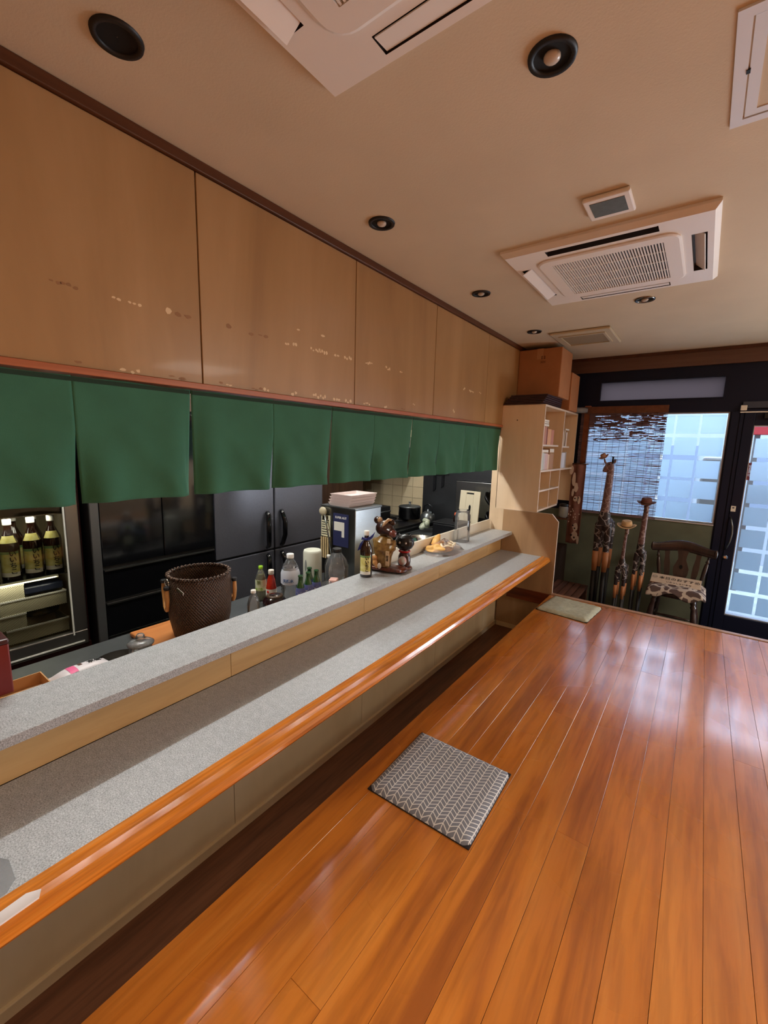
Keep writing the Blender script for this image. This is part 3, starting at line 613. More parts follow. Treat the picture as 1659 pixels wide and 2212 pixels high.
def cassette(x0, x1, y0, y1, label, grille_far=False, open_l=True):
    cx, cy = (x0+x1)/2, (y0+y1)/2; hx, hy = (x1-x0)/2, (y1-y0)/2
    t = thing('air_conditioner', (cx, cy, ZC), label, 'air conditioner')
    # panel with bevelled rim built as a ring around four outlet slots and an intake
    s0 = [(-.42, -.36, -.245, .245), (.36, .42, -.245, .245), (-.245, .245, -.42, -.36), (-.245, .245, .36, .42)]
    p = MB(); holed3 = [(-.02, .0)]
    xs = sorted({-hx+.02, hx-.02} | {h[0] for h in s0} | {h[1] for h in s0}); ys = sorted({-hy+.02, hy-.02} | {h[2] for h in s0} | {h[3] for h in s0})
    for a, b in zip(xs, xs[1:]):
        for c, d in zip(ys, ys[1:]):
            if not any(h[0] <= (a+b)/2 <= h[1] and h[2] <= (c+d)/2 <= h[3] for h in s0): p.add([(a, c, -.034), (b, c, -.034), (b, d, -.034), (a, d, -.034)], [(0, 3, 2, 1)])
    e, g = (-hx+.02, hx-.02, -hy+.02, hy-.02), (-hx, hx, -hy, hy)
    A = [(e[0], e[2]), (e[1], e[2]), (e[1], e[3]), (e[0], e[3])]; B = [(g[0], g[2]), (g[1], g[2]), (g[1], g[3]), (g[0], g[3])]
    for i in range(4):
        j = (i+1) % 4; p.add([A[i]+(-.034,), A[j]+(-.034,), B[j]+(-.012,), B[i]+(-.012,), B[i]+(.0,), B[j]+(.0,)], [(0, 1, 2, 3), (3, 2, 5, 4)])
    wells = []
    for h in s0:   # slot wells
        q = [(h[0], h[2]), (h[1], h[2]), (h[1], h[3]), (h[0], h[3])]
        for i in range(4):
            j = (i+1) % 4; wells.append([q[i]+(-.0338,), q[j]+(-.0338,), q[j]+(-.004,), q[i]+(-.004,)])
    obj('panel', p, M_acw, t, local=True)
    for k_, h in enumerate(s0):
        om = MB().box(h[0], h[1], h[2], h[3], -.006, -.003)
        for w_ in wells[4*k_:4*k_+4]: om.add(w_, [(0, 1, 2, 3)])
        sl = obj('outlet', om, M_acd, t, local=True)
        lx, ly = (h[1]-h[0]), (h[3]-h[2]); c = Vector(((h[0]+h[1])/2, (h[2]+h[3])/2, -.028))
        if lx < ly: Mv = Matrix.Translation(c+Vector((0, 0, -.012 if c.x < 0 else .006))) @ Matrix.Rotation(-.5 if c.x < 0 else .7, 4, 'Y'); fl = MB().box(-.028, .028, -ly/2+.006, ly/2-.006, -.002, .002, Mv)
        else: Mv = Matrix.Translation(c+Vector((0, -.029 if c.y < 0 else 0, .004 if c.y < 0 else -.004))) @ Matrix.Rotation(.1 if c.y > 0 else 1.5, 4, 'X'); q_ = .026 if c.y > 0 else .010; fl = MB().box(-lx/2+.006, lx/2-.006, -q_, q_, -.0015, .0015, Mv)
        obj('louvre', fl, M_acw, sl, local=True)
    # intake: raised rounded frame + bars
    R = .255
    def rr(r, rad, n=5):
        pts = []
        for (sx, sy, a0) in ((1, 1, 0), (-1, 1, PI/2), (-1, -1, PI), (1, -1, 3*PI/2)):
            for i in range(n+1):
                a = a0+PI/2*i/n; pts.append((sx*(r-rad)+rad*math.cos(a), sy*(r-rad)+rad*math.sin(a)))
        return pts
    fr = MB(); o1, o2, o3 = rr(.325, .07), rr(.315, .06), rr(.254, .004)
    for (P, zP), (Q, zQ) in (((o1, -.034), (o1, -.040)), ((o1, -.040), (o2, -.044)), ((o2, -.044), (o3, -.044)), ((o3, -.044), (o3, -.030))):
        n = len(P)
        fr.add([q+(zP,) for q in P]+[q+(zQ,) for q in Q], [(i, (i+1) % n, n+(i+1) % n, n+i) for i in range(n)])
    it = obj('intake_frame', fr, M_acw, t, local=True)
    obj('filter', MB().box(-.253, .253, -.253, .253, -.0345, -.0342), M_acd, it, local=True)
    gm = mesh_from(MB().box(-.0028, .0028, -.253, .253, -.043, -.036), 'slat'); gm.materials.append(M_acw)
    for i in range(40):
        o = bpy.data.objects.new('slat', gm); COL.objects.link(o); o.parent = it; o.location = (-.247+.01266*i, 0, 0); o['_wl'] = (0, 0, 0)
    for yy in (-.13, 0, .13): obj('cross_bar', MB().box(-.253, .253, yy-.002, yy+.002, -.0405, -.035), M_acw, it, local=True)
    return t
cassette(-.990, -.060, 2.310, 3.240, 'white square ceiling air conditioner with a ribbed grille, farther one')
a1 = cassette(-.990, -.060, .115, 1.045, 'white ceiling air conditioner cut off by the top edge, nearest one')
so = obj('exhaust_grille', MB().box(-.525, -.350, 2.02, 2.20, ZC-.018, ZC), M_acw, bevel=.006); tag(so, 'small white square ceiling grille beside the far air conditioner', 'vent')
obj('mesh_screen', MB().box(-.502, -.373, 2.05, 2.17, ZC-.0195, ZC-.0180), mat('grey_screen', (92, 100, 98), .6, noise=.1, nscale=40), so)
cv = obj('ceiling_vent', MB().box(-1.235, -.745, 4.08, 4.66, ZC-.022, ZC), mat('cream_vent', (196, 180, 150), .5), bevel=.01); tag(cv, 'cream rectangular ceiling vent near the bookcase', 'vent')
obj('rim', MB().box(-1.18, -.80, 4.17, 4.19, ZC-.030, ZC-.022).box(-1.18, -.80, 4.54, 4.56, ZC-.030, ZC-.022).box(-1.18, -1.16, 4.19, 4.54, ZC-.030, ZC-.022).box(-.82, -.80, 4.19, 4.54, ZC-.030, ZC-.022), mat('cream_vent', (0, 0, 0)), cv)
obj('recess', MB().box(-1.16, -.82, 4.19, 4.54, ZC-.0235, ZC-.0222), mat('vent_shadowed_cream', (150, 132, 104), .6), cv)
hb = thing('ceiling_hatch', (.17, 1.63, ZC), 'aluminium framed ceiling access hatch at the right edge', 'hatch')
fr = MB()
for r0, r1, z in ((.226, .196, .006), (.192, .165, .004)):
    for a in ((-r0, r0, -r0, -r1), (-r0, r0, r1, r0), (-r0, -r1, -r1, r1), (r1, r0, -r1, r1)): fr.box(a[0], a[1], a[2], a[3], -z, .0)
obj('frame', fr, mat('hatch_white_metal', (224, 228, 234), .4), hb, local=True); obj('hatch_panel', MB().box(-.165, .165, -.165, .165, -.002, 0), M_ceil, hb, local=True)
obj('latch', MB().box(-.199, -.190, -.02, -.005, -.008, -.004), M_black, hb, local=True)
for x, y, z, p, sp in ROOM_FILL:  # fittings of the added fill lamps
    t = thing('added_panel_light', (x, y, z), 'added square warm ceiling panel lamp '+('behind the camera' if y < 0 else 'at the right beyond the frame'), 'ceiling light', 'added warm panel lamps out of view')
    obj('frame', MB().box(-.48, .48, -.48, .48, .0, .043), M_white, t, local=True, bevel=.01)
    obj('diffuser', MB().box(-.45, .45, -.45, .45, -.006, 0), mat('lit_diffuser', (255, 226, 190), .5, emit=(255, 222, 180), es=3), t, local=True)
for x, y, z in KL:
    t = thing('kitchen_lamp', (x, y, z), 'fluorescent lamp hanging in the kitchen '+('by the display fridge' if y < 2 else 'by the stove'), 'ceiling light', 'kitchen fluorescent lamps')
    obj('housing', MB().box(-.06, .06, -.62, .62, .035, .08), M_white, t, local=True, bevel=.01)
    obj('tube', MB().tube([(0, -.6, .02), (0, .6, .02)], .014, 10), mat('lit_tube', (255, 250, 235), .5, emit=(255, 250, 235), es=6), t, local=True)
    obj('mounting_plate', MB().box(-.03, .03, -.5, .5, .08, ZC-z), M_white, t, local=True)

# ------------------------------------------------------------------ seat pads on the platform
def herring():
    m, nt, b = nodes('herringbone_cotton'); tc = N(nt, 'ShaderNodeTexCoord'); sp = N(nt, 'ShaderNodeSeparateXYZ'); nt.links.new(tc.outputs['Object'], sp.inputs[0])
    def M_(op, a, c=None, **k):
        n = N(nt, 'ShaderNodeMath', operation=op)
        for i, v in enumerate((a, c)):
            if v is None: continue
            if isinstance(v, (int, float)): n.inputs[i].default_value = v
            else: nt.links.new(v, n.inputs[i])
        return n.outputs[0]
    pu, pv, lw = .0262, .0195, .09
    u = M_('DIVIDE', sp.outputs[0], pu)          # stripes run along y
    fu = M_('FRACT', M_('ADD', u, 50)); tri = M_('ABSOLUTE', M_('SUBTRACT', M_('MULTIPLY', M_('FRACT', M_('ADD', M_('MULTIPLY', u, .5), 50)), 2), 1))
    v = M_('FRACT', M_('ADD', M_('SUBTRACT', M_('DIVIDE', sp.outputs[1], pv), M_('MULTIPLY', tri, .95)), 50))
    l1 = M_('LESS_THAN', M_('ABSOLUTE', M_('SUBTRACT', v, .5)), .10)
    l2 = M_('LESS_THAN', M_('MINIMUM', fu, M_('SUBTRACT', 1, fu)), .055)
    ln = M_('MAXIMUM', l1, l2)
    nz = N(nt, 'ShaderNodeTexNoise', i_Scale=500); nt.links.new(tc.outputs['Object'], nz.inputs['Vector'])
    mx = N(nt, 'ShaderNodeMix', data_type='RGBA'); nt.links.new(ln, mx.inputs[0]); mx.inputs[6].default_value = lin(122, 124, 132); mx.inputs[7].default_value = lin(220, 218, 214)
    m2 = N(nt, 'ShaderNodeMix', data_type='RGBA', blend_type='OVERLAY'); m2.inputs[0].default_value = .2; nt.links.new(mx.outputs[2], m2.inputs[6]); nt.links.new(nz.outputs['Fac'], m2.inputs[7])
    nt.links.new(m2.outputs[2], b.inputs['Base Color']); b.inputs['Roughness'].default_value = .85; return m
M_dkcloth = mat('dark_backing_cloth', (36, 26, 24), .9)
def pad(name, loc, hx, hy, rot, m, label, h=.018, lump=.0, group=None, backing=True):
    t = thing(name, loc, label, 'cushion', group, rotz=rot)
    def top(u, v):
        x = (u-.5)*2; y = (v-.5)*2; r = .06
        X, Y = x*hx, y*hy
        e = max(abs(x), abs(y)); c = max(0, abs(x)*hx+abs(y)*hy-(hx+hy-.022)); X -= math.copysign(c*.5, x); Y -= math.copysign(c*.5, y)
        z = .004+(h-.004)*(1-max(0, (e-.80)/.20)**2.4)+lump*(math.sin(X*90+1)*math.sin(Y*70))
        return (X, Y, z)
    g = MB().grid(36, 36, top)
    n = 37; ring = [j for j in range(n)]+[i*n+36 for i in range(1, n)]+[36*n+j for j in range(35, -1, -1)]+[i*n for i in range(35, 0, -1)]
    bs = [(g.v[i][0], g.v[i][1], .0005) for i in ring]; k = len(g.v); L = len(ring); g.v += bs
    for i in range(L):
        g.f.append((ring[i], ring[(i+1) % L], k+(i+1) % L, k+i)); g.sm.append(False); g.mi.append(0)
    g.f.append(tuple(range(k, k+L))); g.sm.append(False); g.mi.append(0)
    obj('cover', g, m, t, local=True)
    if backing: obj('underside', MB().box(-hx-.001, hx+.001, -hy-.001, hy+.001, 0, .005), M_dkcloth, t, local=True, bevel=.002)
    return t
pad('seat_cushion', (-.712, 1.412, .4102), .217, .212, .02, herring(), 'grey square seat cushion with a white chevron pattern', h=.022)
mg = mat('pale_green_quilt', (178, 180, 160), .92, noise=.10, nscale=34, bump=.9, bscale=75)
pad('seat_cushion', (-.785, 3.785, .4102), .208, .212, -.09, mg, 'pale green quilted seat mat at the far corner of the platform', h=.026, lump=.0016)

# ------------------------------------------------------------------ things on the serving ledge
LZ = .9517
M_label_y = mat('bottle_label_yellow', (214, 200, 96), .6, c2=(226, 220, 150), noise=.1, nscale=30)
M_brownglass = mat('brown_bottle_glass', (34, 14, 8), .08, coat=.5, spec=.8)
def label_strip(R, a0, a1, z0, z1, n=12):
    """piece of paper round a bottle, angle 0 = towards -y"""
    return MB().grid(n, 1, lambda u, v: (R*math.sin(a0+(a1-a0)*u), -R*math.cos(a0+(a1-a0)*u), z0+(z1-z0)*v))
def sake_bottle(name, loc, label, H=.29, R=.038, ribbon=False, rot=0, group=None, brush=True, fat=False):
    t = thing(name, loc, label, 'bottle', group, rotz=rot)
    s = H/.29
    pr = [(R*.9, 0), (R, .006), (R, .165*s), (R*.93, .185*s), (R*.62, .213*s), (R*.38, .235*s), (R*.34, .270*s), (R*.40, .272*s), (R*.40, .279*s)]
    obj('glass_body', MB().lathe(pr, n=24), M_brownglass, t, local=True)
    obj('cap', MB().lathe([(R*.42, .262*s), (R*.43, .264*s), (R*.43, .288*s), (R*.38, .29*s)], n=20), M_paper, t, local=True)
    lb = obj('label', label_strip(R+.0006, -1.0, 1.0, .020*s, .135*s), M_label_y, t, local=True)
    obj('green_band', label_strip(R+.001, -1.0, 1.0, .128*s, .140*s), mat('label_green', (120, 150, 92), .6), lb, local=True)
    obj('white_foot', label_strip(R+.0009, -1.0, 1.0, .020*s, .040*s), M_paper, lb, local=True)
    if brush:
        me = text_mesh('いいちこ', .026*s if not fat else .030*s, .0003, vertical=True, bold=.0008)
        obj_ = place_mesh('lettering', wrap_text(me, R+.0014, .086*s), M_ink, lb, Matrix.Rotation(.35, 4, 'Z'))
    if fat: obj('shoulder_label', MB().grid(10, 2, lambda u, v: ((R*(1-.36*v)+.001)*math.sin(-.9+1.8*u), -(R*(1-.36*v)+.001)*math.cos(-.9+1.8*u), (.180+.033*v)*s)), M_label_y, t, local=True)
    return t
bt = sake_bottle('shochu_bottle', (-1.612, 2.015, LZ), 'brown glass shochu bottle with yellow label and blue ribbon on the ledge', rot=.45)
rb = MB(); M_blue = mat('blue_ribbon', (26, 36, 120), .5)
rb.lathe([(.017, .232), (.0185, .238), (.017, .246)], n=16, cap=False)
rb.add([(.012, -.012, .242), (.045, -.006, .275), (.052, .004, .285), (.038, .004, .250), (.018, .0, .230)], [(0, 1, 2, 3, 4)])
rb.add([(-.012, -.012, .242), (-.040, -.01, .205), (-.056, -.006, .160), (-.036, -.004, .172), (-.022, -.010, .215)], [(0, 1, 2, 3, 4)])
rb.add([(0, -.018, .238), (.020, -.024, .260), (.030, -.018, .245)], [(0, 1, 2)]).add([(0, -.018, .238), (-.022, -.024, .256), (-.030, -.018, .236)], [(0, 1, 2)])
o = obj('ribbon', rb, M_blue, bt, local=True); s = o.modifiers.new('t', 'SOLIDIFY'); s.thickness = .0015

# carved brown figurine: animal head, gold robe, on a brown base
fg = thing('carved_figurine', (-1.585, 2.19, LZ), 'glazed brown animal figurine in a gold robe standing on the ledge', 'figurine', rotz=.25)
M_gl = lambda n, c, c2=None: mat(n, c, .28, coat=.5, noise=.18, nscale=40, c2=c2)
b = MB(); b.box(-.115, .115, -.055, .055, .012, .036); [b.ball((-.115+.0287*i, random.uniform(-.012, .012), .020), .030, .052, .018) for i in range(9)]
obj('base', fuse(b, .005, 3), M_gl('brown_glaze', (78, 30, 14), (112, 50, 26)), fg, local=True)
b = MB(); b.tube([(-.015, 0, .03), (-.018, 0, .09), (-.02, 0, .15), (-.015, 0, .20), (-.008, 0, .235)], [.046, .052, .072, .068, .034], 16)
b.tube([(-.08, 0, .205), (-.05, -.03, .17), (-.01, -.055, .145)], [.022, .028, .020]); b.tube([(.045, 0, .205), (.055, -.035, .165), (.030, -.056, .13)], [.020, .024, .016])
for i in range(5): b.tube([(-.06+.028*i, -.05, .19-.012*abs(i-2)), (-.045+.02*i, -.058, .11), (-.045+.018*i, -.046, .04)], [.012, .010, .012], 8)
obj('robe', fuse(b, .005, 2), M_gl('gold_glaze', (108, 74, 28), (146, 112, 58)), fg, local=True)
b = MB(); b.ball((-.014, -.008, .285), .062, .052, .052); b.tube([(.0, -.02, .275), (.045, -.035, .268), (.068, -.040, .262)], [.034, .030, .022], 12)
obj('head', fuse(b, .004, 3), M_gl('dark_brown_glaze', (36, 16, 10), (60, 26, 16)), fg, local=True)
sn = obj('snout', MB().ball((.055, -.042, .262), .026, .026, .026), M_gl('pinkish_brown_glaze', (110, 56, 46)), fg, local=True)
e = obj('ear', MB().ball((-.062, .0, .332), .032, .020, .026), M_gl('dark_brown_glaze', (0, 0, 0)), fg, local=True); obj('inner_ear', MB().ball((-.046, -.014, .334), .018, .010, .020), mat('tan_glaze', (176, 140, 104), .3, coat=.4), e, local=True)
e = obj('ear', MB().ball((.030, .0, .322), .026, .018, .024), M_gl('dark_brown_glaze', (0, 0, 0)), fg, local=True); obj('tan_stripe', MB().tube([(-.012, -.050, .292), (-.002, -.040, .322), (.014, -.018, .343), (.034, -.010, .342)], [.008, .011, .011, .007], 8), mat('tan_glaze', (176, 140, 104), .3, coat=.4), e, local=True)
obj('scroll', MB().box(.020, .044, -.068, -.062, .055, .150), mat('scroll_paper', (206, 178, 140), .6), fg, local=True, bevel=.002)
place_mesh('lettering', text_mesh('開運', .020, .0004, vertical=True), M_ink, fg, Matrix.Translation((.032, -.0685, .102)) @ Matrix.Rotation(PI/2, 4, 'X'))
obj('necklace_tag', MB().box(.020, .046, -.052, -.046, .196, .226), mat('scroll_paper', (0, 0, 0)), fg, local=True, bevel=.004)
b = MB().ball((-.055, -.062, .095), .020, .018, .022).ball((-.050, -.066, .065), .018, .016, .022).ball((-.036, -.070, .045), .014, .013, .014)
obj('small_cub', fuse(b, .004, 2), mat('orange_tan_glaze', (196, 140, 84), .35, coat=.4), fg, local=True)
obj('white_cup', MB().ball((-.018, -.072, .050), .013, .012, .020), M_white, fg, local=True)
# black cat with a red collar
cg = thing('cat_figurine', (-1.530, 2.318, LZ+.001), 'black cat figurine with red collar holding a pink and white ball', 'figurine', rotz=.35)
b = MB(); b.tube([(0, 0, .012), (0, 0, .05), (0, 0, .09), (0, 0, .115)], [.040, .044, .040, .028], 16)
obj('body', fuse(b, .004, 2), mat('dark_red_glaze', (52, 10, 12), .25, coat=.6), cg, local=True)
b = MB().ball((0, -.004, .178), .066, .058, .056); b.tube([(-.034, 0, .205), (-.040, 0, .236)], [.018, .004]); b.tube([(.034, 0, .205), (.040, 0, .236)], [.018, .004])
hd = obj('head', fuse(b, .004, 2), mat('black_glaze', (12, 12, 14), .32, coat=.2), cg, local=True)
for sx in (-.020, .020): obj('eye', MB().ball((sx, -.056, .184), .008, .004, .008), M_chrome, hd, local=True)
obj('collar', MB().lathe([(.036, .112), (.041, .118), (.036, .125)], n=20, cap=False), mat('red_collar', (168, 24, 30), .35), cg, local=True)
obj('ball', MB().ball((.0, -.048, .062), .028, .022, .032), mat('pink_ball', (222, 128, 120), .35, c2=(206, 220, 224), noise=.1, nscale=22), cg, local=True)
obj('stand', MB().lathe([(.052, 0), (.055, .006), (.050, .014)], n=20), M_gl('brown_glaze', (0, 0, 0)), cg, local=True)

# clear acrylic cylinder
ac = thing('clear_jar', (-1.615, 3.34, LZ), 'tall empty clear plastic jar standing on the ledge', 'jar')
obj('body', MB().lathe([(.060, 0), (.066, .006), (.066, .235), (.058, .250), (.052, .255), (.052, .275)], n=32, cap=False).lathe([(.06, .001), (.001, .001)], n=32, cap=False), M_clear, ac, local=True)
obj('rim', MB().lathe([(.053, .268), (.055, .272), (.053, .277)], n=32, cap=False), M_clear, ac, local=True)
# yellow bag with rings
yb = thing('plastic_bag', (-1.575, 2.93, LZ), 'crumpled clear bag with yellow cloth and a white ring on the ledge', 'bag')
b = MB(); b.ball((-.02, -.02, .018), .11, .15, .018)
for i in range(16): b.ball((random.uniform(-.09, .05), random.uniform(-.14, .06), random.uniform(.018, .045)), random.uniform(.02, .045), random.uniform(.02, .05), random.uniform(.012, .028))
b.tube([(-.06, -.02, .03), (-.07, .03, .085), (-.06, .05, .115)], [.04, .028, .010])
obj('yellow_cloth', fuse(b, .006, 3), mat('orange_yellow_cloth', (222, 160, 62), .6, c2=(232, 190, 120), noise=.1, nscale=18, bump=.4, bscale=40), yb, local=True)
rg = MB()
for c, r in (((.045, -.01), .045), ((.035, .05), .038)):
    rg.tube([(c[0]+r*math.cos(2*PI*i/24), c[1]+r*1.25*math.sin(2*PI*i/24), .052+.006*math.sin(i)) for i in range(25)], .009, 8)
obj('white_ring', rg, mat('cream_ring', (232, 216, 186), .5), yb, local=True)
def film(u, v):
    a = 2*PI*u; r = (1-v)*.17; return (r*.85*math.cos(a)+.01, r*1.3*math.sin(a), .006+.075*v*(1-.3*math.sin(3*a))+.012*math.sin(5*a+7*v)*(1-v))
obj('plastic_film', MB().grid(28, 8, film), clear_glass('pink_film', (.95, .82, .76), density=.12, rough=.12), yb, local=True)
# red box at the left edge
rx = thing('red_box', (-1.79, .16, LZ), 'dark red lacquered wooden box at the left end of the ledge', 'box')
obj('body', MB().box(-.095, .098, -.16, .162, 0, .165), mat('red_lacquer', (112, 26, 20), .4, coat=.1), rx, local=True, bevel=.004)
obj('lid', MB().box(-.097, .100, -.162, .164, .165, .182), mat('dark_red_lid', (62, 22, 22), .35), rx, local=True, bevel=.006)

# ------------------------------------------------------------------ kitchen
WT = .80
wt = thing('kitchen_worktop', (-1.95, 1.7, -.05), 'long stainless steel kitchen worktop behind the serving ledge', 'worktop')
obj('steel_top', MB().box(-2.21, -1.70, -1.0, 4.42, .76, WT), M_steeldark, wt, bevel=.003)
obj('cabinet_body', MB().box(-2.18, -1.70, -1.0, 4.40, .04, .76), mat('steel_cabinet', (96, 98, 100), .4, metal=.7), wt)
for i in range(9): obj('leg', MB().lathe([(.02, -.05), (.02, .04)], cx=-2.15, cy=-.8+.6*i, n=10), M_steeldark, wt)
# ledge support wall between worktop and ledge
struct('wall_counter', MB().box(-1.698, -1.625, -1.0, 4.085, -.05, .919), M_beigewall)

# display fridge
df = thing('display_fridge', (-3.4, .55, -.05), 'glass door display fridge with bottles and baskets at the left', 'fridge')
obj('cabinet', MB().box(-3.80, -3.78, .02, 1.0, -.05, 1.95).box(-3.78, -3.12, .02, .06, -.05, 1.95).box(-3.78, -3.12, .96, 1.0, -.05, 1.95).box(-3.78, -3.12, .06, .96, 1.90, 1.95).box(-3.78, -3.10, .02, 1.0, -.05, .44), mat('fridge_dark_red', (52, 20, 18), .4), df)
obj('liner', MB().box(-3.775, -3.77, .06, .96, .46, 1.90).box(-3.77, -3.14, .06, .065, .46, 1.9).box(-3.77, -3.14, .955, .96, .46, 1.9).box(-3.77, -3.14, .06, .96, .455, .46), mat('fridge_liner', (200, 186, 150), .5), df)
M_brushed = mat('brushed_steel_frame', (138, 134, 128), .3, metal=.9)
dr = obj('door', holed(MB(), 0, 1, 0, 1, 0, 1, []), M_brushed, df)
mdo = MB()
for a in ((.04, .98, .445, .54), (.04, .98, 1.82, 1.92), (.04, .09, .54, 1.82), (.905, .98, .54, 1.82)): mdo.box(-3.118, -3.075, a[0], a[1], a[2], a[3])
dr.data = mesh_from(mdo, 'door', dr['_wl']); dr.data.materials.append(M_brushed)
bvv = dr.modifiers.new('b', 'BEVEL'); bvv.width = .006; bvv.segments = 2
obj('seal', MB().box(-3.082, -3.072, .897, .905, .52, 1.82).box(-3.0745, -3.070, .05, .955, .462, .470), mat('pale_seal', (226, 224, 214), .4), dr)
obj('glass', MB().box(-3.10, -3.096, .09, .905, .54, 1.82), clear_glass('fridge_glass', (.86, .86, .82)), dr)
for z in (.922, 1.30): obj('shelf', MB().box(-3.70, -3.13, .066, .954, z-.006, z), M_steel, df)
for z, h in ((.905, .015),): obj('shelf_front', MB().box(-3.13, -3.12, .066, .86, z, z+h), mat('cream_shelf_strip', (206, 200, 172), .5), df)
for i, y in enumerate((.36, .458, .556, .660, .768, .868)):
    t = sake_bottle('sake_bottle', (-3.20, y, .9225), (['leftmost yellow label sake bottle on the fridge shelf', 'second yellow label sake bottle from the left in the fridge', 'third yellow label sake bottle from the left in the fridge'][i] if i < 3 else ['third bottle from the fridge door seal, with black brush lettering', 'second bottle from the fridge door seal, with black brush lettering', 'bottle nearest the fridge door seal, half in shadow'][i-3]), H=.36, R=.048, rot=1.25, group='sake bottles in the display fridge', fat=True)
for y, q_ in ((.30, 'leftmost'), (.50, 'second from the left'), (.72, 'third from the left'), (.82, 'rightmost')):
    o = sake_bottle('sake_bottle', (-3.36, y, .9225), 'dark sake bottle in the back row of the display fridge, '+q_, H=.355, R=.045, rot=1.25, group='back row of fridge bottles', brush=False)
def mesh_mat():
    m, nt, b = nodes('woven_mesh_plastic'); tc = N(nt, 'ShaderNodeTexCoord'); ck = N(nt, 'ShaderNodeTexChecker'); ck.inputs['Scale'].default_value = 190
    ck.inputs['Color1'].default_value = lin(222, 216, 186); ck.inputs['Color2'].default_value = lin(120, 112, 84); nt.links.new(tc.outputs['Object'], ck.inputs[0]); nt.links.new(ck.outputs[0], b.inputs['Base Color']); b.inputs['Roughness'].default_value = .6
    bp = N(nt, 'ShaderNodeBump', i_Strength=.5, i_Distance=.002); nt.links.new(ck.outputs['Fac'], bp.inputs['Height']); nt.links.new(bp.outputs[0], b.inputs['Normal']); return m
M_mesh = mesh_mat()
def basket_box(y0, y1, z0, h, label):
    t = thing('mesh_basket', (-3.26, (y0+y1)/2, z0), label, 'basket', 'white mesh baskets in the display fridge')
    w = y1-y0; m = MB(); hx = .12
    m.box(hx-.004, hx, -w/2, w/2, 0, h).box(-hx, -hx+.004, -w/2, w/2, 0, h).box(-hx+.004, hx-.004, -w/2, -w/2+.004, 0, h).box(-hx+.004, hx-.004, w/2-.004, w/2, 0, h).box(-hx+.004, hx-.004, -w/2+.004, w/2-.004, 0, .004)
    obj('woven_sides', m, M_mesh, t, local=True); obj('rim', MB().box(hx, hx+.003, -w/2-.002, w/2+.002, h-.008, h+.002), mat('pale_seal', (0, 0, 0)), t, local=True)
basket_box(.42, .693, .812, .088, 'white mesh basket under the bottle shelf, topmost of the left stack')
basket_box(.58, .897, .722, .088, 'long white mesh basket second from the top in the fridge')
basket_box(.40, .691, .634, .086, 'white mesh basket third from the top, at the left in the fridge')
basket_box(.595, .898, .544, .086, 'lowest white mesh basket at the fridge bottom')
o = obj('food_pack', MB().ball((-3.3, .80, .66), .08, .10, .028), mat('dark_food_pack', (52, 44, 34), .3, c2=(104, 96, 60), nscale=20)); tag(o, 'dark plastic wrapped food pack between the fridge baskets', 'food')
o = obj('food_pack', MB().box(-3.40, -3.18, .70, .90, .812, .86), mat('navy_pack', (40, 44, 60), .25), bevel=.01); tag(o, 'dark blue food pack under the fridge bottle shelf', 'food')

# black glass fronted cabinet
kc = thing('black_cabinet', (-3.35, 1.43, -.05), 'tall glossy black cabinet with drawers beside the display fridge', 'cabinet')
obj('carcass', MB().box(-3.75, -3.012, 1.012, 1.85, -.05, 1.95), mat('cabinet_black', (14, 13, 13), .35), kc)
obj('frame_post', MB().box(-3.02, -2.995, 1.012, 1.062, -.05, 1.95), mat('grey_post', (92, 92, 92), .35, metal=.6), kc, bevel=.004)
for a, b in ((1.066, 1.452), (1.458, 1.846)):
    d = obj('door', MB().box(-3.012, -2.998, a, b, .945, 1.94), M_blackgloss, kc, bevel=.003)
for z0, z1 in ((.712, .925), (.47, .700), (.0, .455)):
    d = obj('drawer', MB().box(-3.012, -2.998, 1.066, 1.846, z0, z1), M_blackgloss, kc, bevel=.003)
    obj('pull_strip', MB().box(-2.998, -2.990, 1.07, 1.84, z1-.012, z1-.002), mat('dark_steel_strip', (110, 108, 104), .25, metal=.9), d)
# black two-door fridge
bf = thing('black_fridge', (-3.38, 2.445, -.05), 'black four door refrigerator with curved handles', 'fridge')
M_bf = mat('black_fridge_steel', (96, 96, 104), .36, metal=.5, noise=.05, nscale=90)
obj('body', MB().box(-3.78, -3.03, 1.856, 3.036, -.05, 1.98), M_black, bf)
for y0, y1, sgn in ((1.858, 2.428, 1), (2.442, 3.034, -1)):
    for z0, z1 in ((.822, 1.97), (.06, .806)):
        d = obj('door', MB().box(-3.03, -3.0, y0, y1, z0, z1), M_bf, bf, bevel=.006)
        if z0 > .5 or True:
            yy = (2.352 if sgn > 0 else 2.508); zt, zb = (1.158, .842) if z0 > .5 else (.78, .48)
            obj('handle', MB().tube([(-2.995, yy, zt), (-2.975, yy+.0*sgn, zt-.02), (-2.958, yy-.012*sgn, (zt+zb)/2+.06), (-2.958, yy-.012*sgn, (zt+zb)/2-.06), (-2.975, yy, zb+.02), (-2.995, yy, zb)], [.018, .020, .022, .022, .020, .018], 10), M_blackgloss, d)
